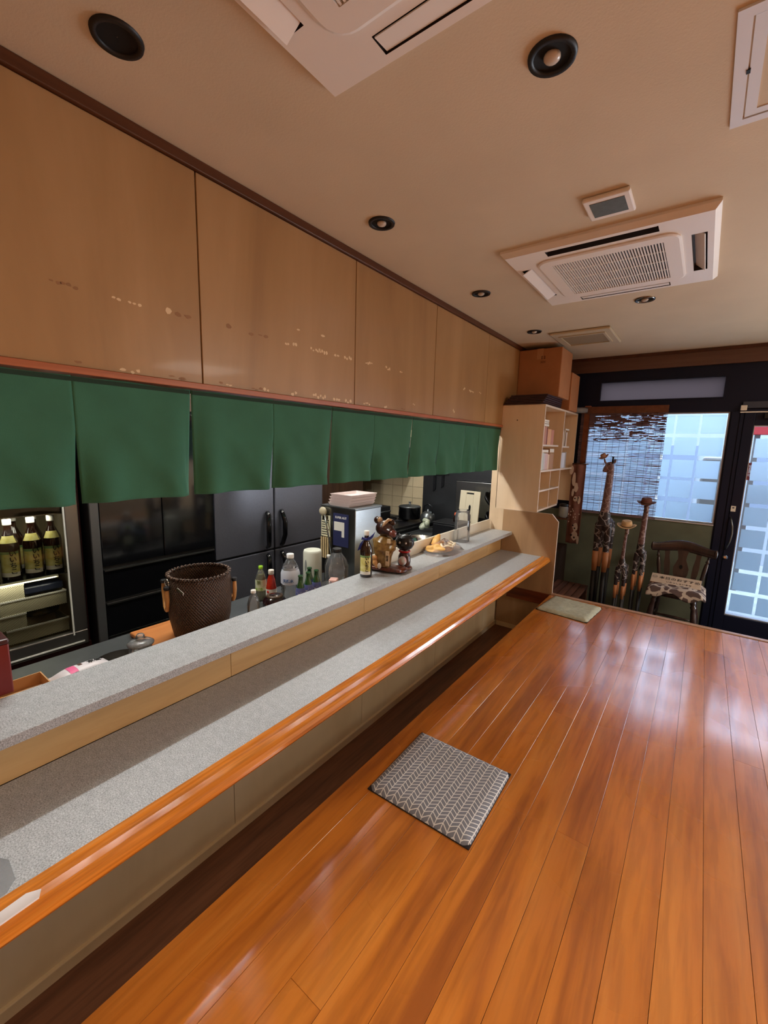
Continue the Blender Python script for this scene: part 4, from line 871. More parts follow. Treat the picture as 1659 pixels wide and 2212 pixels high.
# dark wood cupboard, tiles and steel on the end wall
o = thing('dark_cupboard', (-3.45, 3.5, -.05), 'dark brown wooden cupboard right of the black refrigerator', 'cupboard')
M_dkw = wood('dark_cupboard_wood', (44, 26, 16), (58, 36, 22), (68, 44, 28), axis='z', rough=.45, var=.04, bump=0)
obj('body', MB().box(-3.80, -3.20, 3.06, 3.90, -.05, 2.0), M_dkw, o); obj('door', MB().box(-3.20, -3.185, 3.07, 3.48, .9, 1.98), M_dkw, o, bevel=.003); obj('door', MB().box(-3.20, -3.185, 3.485, 3.89, .9, 1.98), M_dkw, o, bevel=.003)
we = struct('wall_kitchen_end', MB().box(-3.85, -1.70, 4.512, 4.6, -.15, ZC), mat('tile_grout', (120, 108, 92), .8), loc=(-2.8, 4.55, 0))
tm = mesh_from(MB().box(-.075, .075, -.004, .004, -.068, .068), 'tile'); tm.materials.append(mat('cream_wall_tile', (196, 178, 146), .25, coat=.3, noise=.04, nscale=6))
for r in range(8):
    for c in range(7):
        o = bpy.data.objects.new('tile', tm); COL.objects.link(o); o.parent = we; o.location = Vector((-2.807-.154*c, 4.508, .905+.1395*r))-we.location; o['_wl'] = (0, 0, 0)
        b_ = None
obj('steel_panel', MB().box(-2.728, -1.702, 4.496, 4.511, .5, 1.95), mat('steel_wall_panel', (96, 98, 102), .32, metal=.9, noise=.04, nscale=5), we)
hd = thing('steel_shelf_unit', (-2.0, 4.46, 1.3), 'brushed steel splash box on the kitchen end wall behind the cutting board', 'shelf')
obj('back', MB().box(-2.25, -1.72, 4.44, 4.494, .98, 1.375), M_steel, hd, bevel=.003); obj('top_lip', MB().box(-2.26, -1.72, 4.455, 4.494, 1.376, 1.385), M_black, hd)
kr = thing('knife_rack', (-2.52, 4.49, 1.40), 'black knives hanging on a magnetic rack on the kitchen end wall', 'rack')
obj('bar', MB().box(-2.66, -2.38, 4.480, 4.495, 1.425, 1.455), M_black, kr, bevel=.003)
for i, (x, zb) in enumerate(((-2.565, 1.222), (-2.455, 1.27))):
    k = obj('knife', MB().prism([(x-.018, zb), (x+.018, zb+.03), (x+.018, 1.40), (x-.018, 1.40)], 4.484, 4.490, 'y').box(x-.014, x+.014, 4.478, 4.494, 1.40, 1.52), M_black, kr)
# white plastic cutting board leaning against the back
cb = thing('cutting_board', (-1.975, 4.19, WT), 'white plastic cutting board standing upright behind the ledge', 'cutting board')
f = holed(MB(), -.122, .122, 0, .50, -.006, .006, [(-.045, .045, .463, .479)])
cbo = obj('board', f, mat('cutting_board_plastic', (226, 214, 186), .55), cb, local=True, bevel=.003); cb.rotation_euler = (-.09, 0, -.1)
obj('black_clip', MB().prism([(.0, .26), (.022, .26), (.022, .335), (.011, .352), (.0, .335)], -.012, -.0063, 'y'), M_black, cbo, local=True)
# hanging pans
for i, (x, z, r, lb) in enumerate(((-1.80, 1.19, .10, 'black frying pan hanging nearest the opening jamb'), (-1.80, 1.00, .07, 'smaller black frying pan hanging left of the larger one'))):
    p = thing('frying_pan', (x-.0*i, 4.34, z), lb, 'pan'); Mx = Matrix.Rotation(PI/2-.2, 4, 'X') @ Matrix.Rotation(.6+.2*i, 4, 'Y')
    obj('pan_bowl', MB().lathe([(.001, 0), (r*.75, 0), (r, .035), (r+.004, .036), (r*.75, .004)], n=28, M=Matrix.Rotation(.9, 4, 'Y'), cap=False), M_black, p, local=True)
    obj('handle', MB().tube([(.0, 0, r*.85), (.035, 0, r+.09), (.06, 0, r+.16)], [.009, .010, .008], 8), M_black, p, local=True)
# stove
sv = thing('gas_stove', (-2.85, 3.9, -.05), 'black gas stove and grill at the kitchen end', 'stove')
obj('body', MB().box(-3.18, -2.52, 3.40, 4.46, -.05, .86), mat('stove_black', (20, 20, 21), .35), sv, bevel=.01)
obj('front_rail', MB().box(-2.52, -2.49, 3.42, 4.44, .80, .82).box(-2.52, -2.495, 3.42, 4.44, .66, .675), M_steeldark, sv, bevel=.004)
obj('hob', MB().box(-3.15, -2.55, 3.44, 4.42, .86, .885), M_black, sv, bevel=.004)
for y in (3.68, 4.14):
    gr = MB()
    for k in range(6):
        a = PI*k/3; gr.box(-.004, .004, .03, .13, .0, .02, Matrix.Translation((-2.85, y, .885)) @ Matrix.Rotation(a, 4, 'Z'))
    gr.lathe([(.125, 0), (.13, .006), (.125, .012)], cx=-2.85, cy=y, cz=.89, n=24, cap=False); obj('burner_grate', gr, M_black, sv)
    for q in (-.06, .06): obj('knob', MB().lathe([(.02, 0), (.018, .022)], M=Matrix.Translation((-2.52, y+q, .74)) @ Matrix.Rotation(PI/2, 4, 'Y'), n=14), M_black, sv)
gl = thing('salamander_grill', (-2.9, 3.75, .885), 'black counter grill box standing on the stove', 'grill')
obj('body', MB().box(-.26, .14, -.28, .12, .02, .20), M_black, gl, local=True, bevel=.008)
obj('front_bar', MB().tube([(.155, -.26, .15), (.155, .10, .15)], .008, 8), M_steeldark, gl, local=True)
pt2 = thing('stock_pot', (-2.72, 4.20, .912), 'dark stock pot with steel lid on the stove', 'pot')
obj('pot_body', MB().lathe([(.12, 0), (.13, .01), (.13, .13), (.134, .135)], n=28), M_blackgloss, pt2, local=True); obj('lid', MB().lathe([(.134, .136), (.12, .150), (.03, .165), (.012, .17), (.012, .185), (.02, .195), (.001, .20)], n=28), M_steeldark, pt2, local=True)
kt = thing('kettle', (-2.50, 4.25, .886), 'dark kettle with a bright lid beside the stock pot', 'kettle')
obj('body', MB().lathe([(.07, 0), (.085, .02), (.08, .09), (.04, .125), (.012, .13), (.014, .15), (.001, .155)], n=24), M_steeldark, kt, local=True)
obj('handle', MB().tube([(-.06, 0, .10), (-.05, 0, .19), (0, 0, .215), (.05, 0, .19), (.06, 0, .10)], .007, 8), M_black, kt, local=True)
hd2 = thing('shade_hood', (-3.2, 3.9, 1.66), 'unseen dark steel hood added above the stove to shade the tiles, behind the green curtains', 'hood')  # unseen hood, added to keep lamp light off the end wall tiles
obj('canopy', MB().prism([(-3.82, 1.66), (-2.80, 1.66), (-2.80, 1.74), (-3.3, 2.2), (-3.82, 2.2)], 3.92, 4.50, 'y'), M_steeldark, hd2, bevel=.004)
obj('filter_slot', MB().box(-3.6, -2.95, 4.0, 4.4, 1.655, 1.66), M_black, hd2)
# steel bowl, black bin, greens, sauce bottle, tray on the far worktop
bw = thing('steel_bowl', (-2.06, 3.38, WT), 'shiny stainless steel mixing bowl on the far worktop', 'bowl')
obj('bowl', MB().lathe([(.001, .002), (.06, .002), (.115, .05), (.145, .105), (.150, .106), (.145, .102), (.113, .05), (.06, .006), (.001, .006)], n=36, cap=False), M_chrome, bw, local=True)
bb = thing('black_container', (-2.05, 4.0, WT), 'black plastic container behind the steel bowl', 'container')
obj('body', MB().box(-.16, .14, -.14, .14, 0, .17), M_black, bb, local=True, bevel=.012); obj('lid', MB().box(-.165, .145, -.145, .145, .17, .185), M_black, bb, local=True, bevel=.005)
o = thing('sauce_bottle', (-2.02, 4.02, WT+.185), 'small dark sauce bottle with an orange cap on the black container', 'bottle')
obj('body', MB().lathe([(.028, 0), (.03, .004), (.03, .045), (.02, .06), (.018, .066)], n=18), M_brownglass, o, local=True); obj('cap', MB().lathe([(.019, .066), (.020, .068), (.018, .095)], n=16), mat('orange_cap', (232, 100, 60), .4), o, local=True)
b = MB(); [b.ball((random.uniform(-.05, .05), random.uniform(-.04, .04), random.uniform(.03, .12)), .035, .03, .03, n=10) for i in range(9)]
o = obj('green_vegetable_bag', fuse(b, .007, 2), mat('pale_green_bag', (150, 160, 128), .35, c2=(196, 200, 184), noise=.1, nscale=25), loc=(-2.36, 3.98, .83), local=True); tag(o, 'crumpled bag of pale greens beside the stove', 'bag')
o = obj('side_table', MB().box(-2.45, -2.22, 3.80, 4.25, .80, .828).box(-2.43, -2.41, 3.82, 3.84, -.05, .80).box(-2.26, -2.24, 3.82, 3.84, -.05, .80).box(-2.43, -2.41, 4.21, 4.23, -.05, .8).box(-2.26, -2.24, 4.21, 4.23, -.05, .8), M_steeldark); tag(o, 'small steel side table between stove and worktop', 'table')

# steel machine with stickers and stacked trays
mc = thing('steel_machine', (-2.09, 2.43, WT), 'square stainless steel rice machine on the worktop', 'machine')
obj('housing', MB().box(-2.262, -1.93, 2.28, 2.58, WT, 1.30), M_steel, mc, bevel=.004)
obj('top_plate', MB().box(-2.268, -1.924, 2.274, 2.586, 1.300, 1.312), M_steeldark, mc, bevel=.003)
vt = MB()
for i in range(9): vt.box(-2.03, -1.985, 2.2785, 2.2795, .83+.012*i, .836+.012*i)
obj('vent_slots', vt, M_ink, mc)
navy = mat('navy_print', (44, 48, 84), .4)
sk = obj('white_sheet', MB().box(-2.262, -2.170, 2.2765, 2.2785, 1.075, 1.235), mat('ivory_sheet', (226, 220, 186), .6), mc, label='ivory label sheet with black print')
pr_ = MB()
for i in range(7): pr_.box(-2.255, -2.255+random.uniform(.03, .075), 2.2755, 2.2764, 1.088+.018*i, 1.094+.018*i)
pr_.box(-2.250, -2.232, 2.2755, 2.2764, 1.20, 1.225).box(-2.205, -2.192, 2.2755, 2.2764, 1.205, 1.228)
obj('print', pr_, M_ink, sk)
s2_ = obj('blue_sheet', MB().box(-2.140, -1.990, 2.2765, 2.2785, 1.02, 1.262), navy, mc, label='dark blue sheet with a white note')
obj('note', MB().box(-2.130, -2.030, 2.2750, 2.2764, 1.135, 1.20).box(-2.055, -2.030, 2.2750, 2.2764, 1.09, 1.135), M_paper, s2_)
me = text_mesh('SUPER AUT', .022, .0003, bold=.0006); me.transform(Matrix.Translation((-2.065, 2.2760, 1.232)) @ Matrix.Rotation(PI/2, 4, 'X')); me.transform(Matrix.Translation(-Vector(s2_['_wl'])))
obj('lettering', me, M_paper, s2_)
ch = thing('chopstick_pack', (-2.225, 2.268, 1.0), 'wooden chopsticks and ladle hanging on the steel machine front', 'utensils')
for i in range(4): obj('chopstick', MB().box(-.030+.022*i, -.018+.022*i, -.004, .002, -.09, .070), mat('pale_wood_stick', (214, 188, 140), .6), ch, local=True)
obj('ladle_cup', MB().ball((.0, -.012, .265), .036, .018, .034), mat('beige_ladle', (190, 178, 150), .4), ch, local=True); obj('ladle_handle', MB().tube([(.02, -.016, .25), (.05, -.02, .15), (.10, -.02, -.06)], .006, 8), M_steel, ch, local=True)
for i in range(4):
    t = thing('food_tray', (-2.095+.004*i, 2.432+.003*i, 1.3125+.021*i), ['pinkish white tray, lowest of the stack on the steel machine', 'pinkish white tray second from the bottom on the steel machine', 'pinkish white tray second from the top on the steel machine', 'open pinkish white tray on top of the stack'][i], 'tray', 'white trays on the steel machine')
    hx, hy = .105, .15; m = MB()
    P = [(-hx+.012, -hy+.012), (hx-.012, -hy+.012), (hx-.012, hy-.012), (-hx+.012, hy-.012)]; Q = [(-hx, -hy), (hx, -hy), (hx, hy), (-hx, hy)]
    m.add([p+(0.,) for p in P]+[q+(.024,) for q in Q]+[(q[0]*.97, q[1]*.98, .024) for q in Q]+[(p[0]*.97, p[1]*.98, .003) for p in P], [(3, 2, 1, 0), (12, 13, 14, 15)]+[(k*4+i, k*4+(i+1) % 4, k*4+4+(i+1) % 4, k*4+4+i) for k in range(3) for i in range(4)])
    obj('shell', m, mat('pinkish_white_plastic', (226, 206, 202), .4), t, local=True)

# bottles on the worktop
def pet(name, loc, label, H, R, cap, liquid=None, lab=None, labz=(.3, .7), sq=False, glass=None, group=None):
    t = thing(name, loc, label, 'bottle', group, rotz=.4)
    n = 8 if sq else 22; Mx = Matrix.Rotation(PI/8, 4, 'Z')
    pr = [(R*.85, 0), (R, H*.03), (R, H*.28), (R*.95, H*.31), (R, H*.34), (R, H*.62), (R*.80, H*.76), (R*.42, H*.89), (R*.36, H*.91), (R*.36, H*.94)]
    obj('body', MB().lathe(pr, n=n, M=Mx), glass or M_clear, t, local=True)
    if liquid: obj('liquid', MB().lathe([(r*.93, z+.002) for r, z in pr if z <= H*liquid[1]]+[(R*.5, H*liquid[1])], n=n, M=Mx), mat('liquid_%d_%d_%d' % liquid[0], liquid[0], .15), t, local=True)
    if lab: obj('label', MB().lathe([(R*1.015, H*labz[0]), (R*1.015, H*min(labz[1], .62)), ]+([(R*.82, H*labz[1])] if labz[1] > .63 else []), n=n, M=Mx, cap=False), lab, t, local=True)
    cr = max(.013, R*.38)
    obj('cap', MB().lathe([(cr, H*.915), (cr*1.03, H*.93), (cr*1.03, H*.995), (cr*.9, H)], n=18), mat('cap_%d_%d_%d' % cap, cap, .4), t, local=True)
    return t
pet('small_plastic_bottle', (-1.81, 1.325, WT), 'small clear plastic bottle with white cap beside the basket', .20, .032, (232, 228, 222))
t = pet('green_tea_bottle', (-2.099, 1.593, WT), 'green tea bottle with a lime green cap', .215, .033, (150, 206, 40), liquid=((126, 132, 60), .75), lab=mat('tea_label', (206, 214, 168), .5, c2=(226, 228, 200), nscale=20, noise=.05), labz=(.30, .62))
place_mesh('lettering', wrap_text(text_mesh('茶', .03, .0003), .0345, .115), mat('label_green_dark', (96, 120, 50), .5), t, Matrix.Rotation(.1, 4, 'Z'))
place_mesh('lettering', wrap_text(text_mesh('みどり', .018, .0003, bold=.001), .0345, .075), mat('lime_print', (150, 196, 40), .5), t, Matrix.Rotation(.1, 4, 'Z'))
kp = thing('ketchup_bottle', (-2.028, 1.615, WT), 'red ketchup bottle with a white cap next to the green tea', 'bottle')
obj('body', MB().lathe([(.028, 0), (.032, .01), (.032, .085), (.022, .145), (.0145, .168), (.0145, .175)], n=22), mat('ketchup_red', (168, 30, 12), .2, coat=.5), kp, local=True)
lb = obj('label', MB().lathe([(.0325, .02), (.0325, .085)], n=22, cap=False), M_paper, kp, local=True); obj('tomato_mark', MB().ball((.006, -.031, .068), .010, .003, .009), mat('red_print', (190, 36, 26), .5), lb, local=True)
obj('cap', MB().lathe([(.0155, .172), (.0175, .176), (.0175, .196), (.015, .20)], n=18), M_white, kp, local=True)
t = pet('water_bottle', (-1.915, 1.668, WT), 'large two litre water bottle with pale blue label', .31, .056, (232, 232, 230), lab=mat('water_label', (206, 212, 226), .5), labz=(.42, .74), sq=True)
place_mesh('lettering', wrap_text(text_mesh('天然水', .022, .0003, bold=.0008), .0585, .155), mat('blue_print', (70, 110, 170), .5), t, Matrix.Rotation(.2, 4, 'Z'))
M_gg = mat('green_bottle_glass', (24, 72, 26), .08, coat=.6, spec=.8)
for i, (x, y) in enumerate(((-1.812, 1.655), (-1.825, 1.728), (-1.890, 1.800), (-1.822, 1.793))):
    t = thing('green_bottle', (x, y, WT), ['small green glass bottle nearest the camera among four', 'small green glass bottle second from the front among four', 'small green glass bottle at the back of the four', 'small green glass bottle at the right of the four'][i], 'bottle', 'green glass bottles', rotz=.5)
    obj('glass_body', MB().lathe([(.027, 0), (.029, .006), (.029, .105), (.022, .135), (.014, .16), (.0125, .19), (.0150, .192), (.0150, .200)], n=20), M_gg, t, local=True)
    lb = obj('neck_label', MB().lathe([(.0293, .085), (.0293, .106), (.0245, .128)], n=20, cap=False), mat('violet_blue_label', (90, 96, 150), .5), t, local=True)
    lw = MB()
    for k in range(5):
        a = k*2*PI/5; lw.add([((.0300)*math.sin(a-.5), -.0300*math.cos(a-.5), .107), (.0300*math.sin(a+.5), -.0300*math.cos(a+.5), .107), (.0305*math.sin(a), -.0305*math.cos(a), .088)], [(0, 1, 2)])
    obj('white_peaks', lw, M_paper, lb, local=True)
pr2 = thing('paper_towel_roll', (-2.06, 1.99, WT), 'tall white paper towel canister', 'canister')
obj('canister', MB().lathe([(.058, 0), (.064, .006), (.062, .235), (.057, .25), (.050, .252), (.048, .236), (.001, .235)], n=30, cap=False), mat('canister_white', (220, 220, 204), .5), pr2, local=True)
obj('grip_slot', MB().ball((.0, -.0605, .15), .011, .005, .045), mat('grey_slot', (140, 142, 138), .5), pr2, local=True)
pet('soy_bottle', (-2.014, 2.10, WT), 'clear bottle with dark liquid and white cap near the steel machine', .20, .030, (232, 228, 222), liquid=((22, 14, 12), .40))
sp_ = pet('large_clear_jug', (-1.83, 1.985, WT), 'large clear plastic jug in front of the steel machine', .30, .075, (24, 22, 22))
o = obj('pink_packet', MB().box(-.025, .025, -.03, .03, 0, .135), mat('pink_packet', (222, 176, 166), .6), loc=(-1.765, 1.885, WT), local=True, bevel=.006); tag(o, 'small pale pink packet beside the green bottles', 'packet'); o.rotation_euler = (0, 0, .5)
o = obj('drinking_glass', MB().lathe([(.02, 0), (.024, .002), (.030, .125), (.028, .125), (.022, .006), (.001, .006)], n=20, cap=False), M_clear, loc=(-1.76, 1.822, WT), local=True); tag(o, 'small clear drinking glass between bottles and pink packet', 'glass')
dk = thing('dark_pot', (-1.88, 1.52, WT), 'glossy dark round teapot behind the ledge', 'pot')
obj('body', MB().ball((0, 0, .055), .070, .070, .055), mat('dark_plum_glaze', (30, 10, 14), .12, coat=.7), dk, local=True); obj('lid_ring', MB().lathe([(.045, .092), (.048, .100), (.035, .104), (.001, .106)], n=24), mat('brown_lid', (70, 50, 34), .4), dk, local=True)

# wooden board with woven basket
wb = obj('wooden_board', MB().box(-2.17, -1.73, .862, 1.26, WT+.001, WT+.022), wood('board_wood', (160, 90, 38), (184, 112, 52), (196, 126, 64), rough=.5, var=.02, bump=.02, streak=.3), loc=(-1.95, 1.06, WT), bevel=.006); tag(wb, 'brown wooden cutting board under the woven basket', 'cutting board')
def weave():
    m, nt, b = nodes('woven_dark_brown'); tc = N(nt, 'ShaderNodeTexCoord'); sp = N(nt, 'ShaderNodeSeparateXYZ'); nt.links.new(tc.outputs['Object'], sp.inputs[0])
    at = N(nt, 'ShaderNodeMath', operation='ARCTAN2'); nt.links.new(sp.outputs[1], at.inputs[0]); nt.links.new(sp.outputs[0], at.inputs[1])
    cb = N(nt, 'ShaderNodeCombineXYZ'); nt.links.new(at.outputs[0], cb.inputs[0]); nt.links.new(sp.outputs[2], cb.inputs[1])
    def wv(sx, sy, ph):
        mp = N(nt, 'ShaderNodeMapping'); mp.inputs['Scale'].default_value = (sx, sy, 1); nt.links.new(cb.outputs[0], mp.inputs[0])
        w = N(nt, 'ShaderNodeTexWave', wave_type='BANDS', bands_direction='DIAGONAL', i_Scale=1.0); w.inputs['Phase Offset'].default_value = ph; nt.links.new(mp.outputs[0], w.inputs[0]); return w
    a = wv(7.0, 36, 0); c = wv(-7.0, 36, 1); mx = N(nt, 'ShaderNodeMath', operation='MAXIMUM'); nt.links.new(a.outputs['Fac'], mx.inputs[0]); nt.links.new(c.outputs['Fac'], mx.inputs[1])
    r = N(nt, 'ShaderNodeValToRGB'); r.color_ramp.elements[0].color = lin(26, 16, 12); r.color_ramp.elements[0].position = .3; r.color_ramp.elements[1].color = lin(92, 64, 46); nt.links.new(mx.outputs[0], r.inputs[0])
    nt.links.new(r.outputs[0], b.inputs['Base Color']); b.inputs['Roughness'].default_value = .45
    bp = N(nt, 'ShaderNodeBump', i_Strength=.8, i_Distance=.006); nt.links.new(mx.outputs[0], bp.inputs['Height']); nt.links.new(bp.outputs[0], b.inputs['Normal']); return m
M_wv = weave()
bk = thing('woven_basket', (-1.905, 1.085, WT+.022), 'dark brown woven round basket with bamboo handles', 'basket')
obj('woven_body', MB().lathe([(.001, 0), (.112, 0), (.122, .012), (.140, .10), (.148, .20), (.146, .27), (.140, .31), (.134, .31), (.140, .27), (.142, .20), (.133, .10), (.116, .016), (.001, .010)], n=56, cap=False), M_wv, bk, local=True)
rim = MB()
for k in range(44):
    a0 = 2*PI*k/44; rim.tube([(.137*math.cos(a0), .137*math.sin(a0), .302), (.143*math.cos(a0+.07), .143*math.sin(a0+.07), .313), (.133*math.cos(a0+.14), .133*math.sin(a0+.14), .313), (.135*math.cos(a0+.2), .135*math.sin(a0+.2), .303)], .0055, 6)
obj('rim_binding', rim, M_wv, bk, local=True, kind='stuff')
M_bam = mat('bamboo', (196, 138, 78), .4, noise=.15, nscale=30)
for an in (-1.93, 1.21):
    c, s_ = math.cos(an), math.sin(an); tx, ty = -s_, c
    P = [(c*.150+tx*q, s_*.150+ty*q, z) for q, z in ((-.062, .270), (-.066, .22), (-.056, .18), (-.028, .155), (0, .148), (.028, .155), (.056, .18), (.066, .22), (.062, .270))]
    h = obj('handle', MB().tube(P, [.009, .0105, .009, .0105, .009, .0105, .009, .0105, .009], 10), M_bam, bk, local=True)
    for q in (-.062, .062): obj('cord_loop', MB().lathe([(.012, 0), (.015, .008), (.012, .016)], cx=c*.150+tx*q, cy=s_*.150+ty*q, cz=.262, n=12), M_black, h, local=True)
obj('buckle', MB().tube([(.12*math.cos(-1.75)+.018*math.cos(t_), .143*math.sin(-1.75)-.006, .285+.018*math.sin(t_)) for t_ in [2*PI*i/14 for i in range(15)]], .004, 8), M_chrome, bk, local=True)
obj('silver_strap', MB().box(.0, .055, -.150, -.146, .282, .296, Matrix.Rotation(.25, 4, 'Y')), M_chrome, bk, local=True, bevel=.003)
# clear lids, jar, snack bag, carton, small tray
o = obj('plastic_cover', MB().lathe([(.07, 0), (.072, .004), (.06, .022), (.001, .024)], n=28, cap=False), M_clear, loc=(-1.80, 1.435, WT+.001), local=True); tag(o, 'clear plastic food cover right of the woven basket', 'cover')
gj = thing('glass_jar', (-1.819, .763, WT), 'glass jar with a rounded glass lid behind the ledge', 'jar')
obj('body', MB().lathe([(.040, 0), (.046, .006), (.046, .085), (.040, .10), (.040, .108)], n=26), M_clear, gj, local=True); obj('lid', MB().lathe([(.050, .108), (.052, .116), (.036, .126), (.012, .130), (.010, .136), (.018, .144), (.012, .154), (.001, .156)], n=26), clear_glass('jar_lid_glass', (.90, .94, .92), density=.22, rough=.04), gj, local=True)
o = obj('black_dish', MB().lathe([(.001, .002), (.07, .002), (.095, .018), (.098, .018), (.07, -.0), (.001, 0)], n=30, cap=False), M_blackgloss, loc=(-1.93, .72, WT+.001), local=True); tag(o, 'black dish lying on the worktop beside the glass jar', 'dish')
sb = thing('snack_bag', (-1.905, .575, WT+.035), 'white snack bag with a pink square lying on the worktop', 'bag', rotz=.10)
def pil(top):
    def fn(u, v):
        x = (u-.5)*.10; y = (v-.5)*.20; e = (1-abs(2*u-1)**3)*(1-abs(2*v-1)**4); return (x, y, (.030 if top else -.030)*e+.001*math.sin(40*x)*math.sin(30*y))
    return fn
obj('pouch', MB().grid(14, 20, pil(1)).grid(14, 20, pil(0)), mat('white_film', (226, 220, 224), .35), sb, local=True)
obj('pink_square', MB().grid(6, 6, lambda u, v: (pil(1)(.2+.6*u, .24+.14*v)[0], pil(1)(.2+.6*u, .24+.14*v)[1], pil(1)(.2+.6*u, .24+.14*v)[2]+.001)), mat('pink_print', (230, 100, 150), .5), sb, local=True)
obj('brown_mark', MB().grid(4, 4, lambda u, v: (pil(1)(.3+.2*u, .44+.07*v)[0], pil(1)(.3+.2*u, .44+.07*v)[1], pil(1)(.3+.2*u, .44+.07*v)[2]+.001)), mat('brown_print', (92, 60, 50), .5), sb, local=True)
me = text_mesh('京都', .026, .0004, bold=.0006); me.transform(Matrix.Rotation(PI/2, 4, 'Z'))
for v in me.vertices: v.co.y += .045; v.co.z += pil(1)(.5+v.co.x/.10, .5+v.co.y/.20)[2]+.001
place_mesh('lettering', me, M_ink, sb, Matrix.Identity(4))
obx = thing('open_carton', (-1.90, .365, WT), 'small open cardboard box behind the red box', 'box')
obj('sides', MB().box(-.10, .10, -.10, -.096, 0, .05).box(-.10, .10, .096, .10, 0, .05).box(-.10, -.096, -.096, .096, 0, .05).box(.096, .10, -.096, .096, 0, .05).box(-.096, .096, -.096, .096, 0, .004), mat('cardboard_light', (196, 148, 100), .8), obx, local=True)

# ------------------------------------------------------------------ entrance corner
# bamboo blind
bl = thing('bamboo_blind', (-.775, YF-.05, 2.24), 'brown bamboo slat blind hanging over the left part of the window', 'blind')
M_slat = mat('bamboo_slat', (122, 98, 104), .6, noise=.2, nscale=12)
sl = MB(); z = 2.17; random.seed(3)
while z > 1.058:
    h = random.uniform(.0030, .0052); dz = random.uniform(-.0012, .0012); x0 = -1.19+random.uniform(-.003, .003); x1 = -.357+random.uniform(-.003, .003); N_ = 9
    zz = [z+dz+random.uniform(-.0007, .0007)*k for k in range(N_+1)]
    vs = []; yv = YF-.05
    for k in range(N_+1):
        x = x0+(x1-x0)*k/N_; vs += [(x, yv, zz[k]), (x, yv, zz[k]-h), (x, yv+.0015, zz[k]-h/2)]
    fs = []
    for k in range(N_):
        a, b = 3*k, 3*k+3; fs += [(a, a+1, b+1, b), (a+1, a+2, b+2, b+1), (a+2, a, b, b+2)]
    sl.add(vs, fs); z -= random.uniform(.0066, .0082)
obj('slats', sl, M_slat, bl, kind='stuff')
sc_ = MB(); random.seed(5)     # skin scraps between the slats near the top
for i in range(420):
    x = random.uniform(-1.19, -.38); q_ = random.random()**1.25; z = 2.165-.30*q_; w = random.uniform(.015, .11); h = random.uniform(.004, .016 if q_ < .5 else .010)
    sc_.box(x, min(x+w, -.36), YF-.0475, YF-.0465, z, z+h)
obj('bamboo_skin', sc_, mat('red_brown_bamboo_skin', (104, 52, 44), .6), bl, kind='stuff')
obj('head_valance', MB().box(-1.195, -.352, YF-.058, YF-.044, 2.172, 2.248), mat('valance_brown', (104, 62, 40), .7, noise=.15, nscale=20), bl, bevel=.002)
st_ = MB()
for i in range(13):
    x = -1.165+.0655*i; st_.box(x-.0012, x+.0012, YF-.0535, YF-.0505, 1.055, 2.172)
obj('cord', st_, mat('blind_cord_dark', (52, 50, 60), .7), bl, kind='stuff')
obj('bottom_rod', MB().box(-1.195, -.352, YF-.056, YF-.046, 1.048, 1.060), M_slat, bl)

# hanging printed cloth
def spots(name, base, spot, scale, thr=.52, rough=.8):
    m, nt, b = nodes(name); tc = N(nt, 'ShaderNodeTexCoord'); n = N(nt, 'ShaderNodeTexVoronoi', feature='DISTANCE_TO_EDGE', i_Scale=scale)
    nz = N(nt, 'ShaderNodeTexNoise', i_Scale=scale*1.3); nt.links.new(tc.outputs['Object'], nz.inputs['Vector'])
    mxv = N(nt, 'ShaderNodeMix', data_type='RGBA'); mxv.inputs[0].default_value = .06; nt.links.new(tc.outputs['Object'], mxv.inputs[6]); nt.links.new(nz.outputs['Color'], mxv.inputs[7]); nt.links.new(mxv.outputs[2], n.inputs['Vector'])
    r = N(nt, 'ShaderNodeValToRGB'); e = r.color_ramp.elements; e[0].position = thr; e[0].color = lin(spot); e[1].position = thr+.02; e[1].color = lin(base); nt.links.new(n.outputs['Distance'], r.inputs[0])
    nt.links.new(r.outputs[0], b.inputs['Base Color']); b.inputs['Roughness'].default_value = rough; return m
hc = thing('hanging_cloth', (-1.17, 5.33, 1.62), 'pinkish brown printed cloth with white animal shapes hanging by the window', 'cloth')
M_pink = mat('pinkish_brown_cloth', (126, 84, 74), .9, noise=.12, nscale=9)
o = obj('cloth', MB().grid(16, 30, lambda u, v: (-1.222+.15*u, 5.32+.012*math.sin(u*9+v), 1.60-.93*v)), M_pink, hc); s = o.modifiers.new('t', 'SOLIDIFY'); s.thickness = .002
mo = MB(); random.seed(11)
def blob(cx, cz, rx, rz, a=0):
    n = 12; mo.prism([(cx+rx*math.cos(2*PI*j/n)*random.uniform(.85, 1.1), cz+rz*math.sin(2*PI*j/n)*random.uniform(.85, 1.1)) for j in range(n)], 5.3045, 5.3060, 'y')
for a in ((-1.235, 1.53, .022, .055), (-1.20, 1.42, .020, .085), (-1.17, 1.33, .022, .06), (-1.16, 1.20, .030, .032), (-1.125, 1.19, .018, .045), (-1.20, 1.27, .014, .05), (-1.14, .87, .030, .050), (-1.14, .765, .034, .055), (-1.10, .72, .014, .05)): blob(a[0]+.015, *a[1:])
for i in range(12): blob(random.uniform(-1.21, -1.09), random.uniform(.92, 1.12), .006, .008)
obj('white_animal_print', mo, mat('cloth_print_white', (208, 186, 170), .85), hc)
mo = MB()
for a in ((-1.15, .885, .009, .010), (-1.128, .855, .010, .009), (-1.16, .77, .012, .014), (-1.125, .745, .010, .012), (-1.155, 1.205, .008, .009), (-1.12, 1.215, .006, .009)):
    n = 10; mo.prism([(a[0]+a[2]*math.cos(2*PI*j/n), a[1]+a[3]*math.sin(2*PI*j/n)) for j in range(n)], 5.302, 5.3042, 'y')
obj('dark_spots', mo, mat('cloth_print_dark', (44, 28, 26), .85), hc)
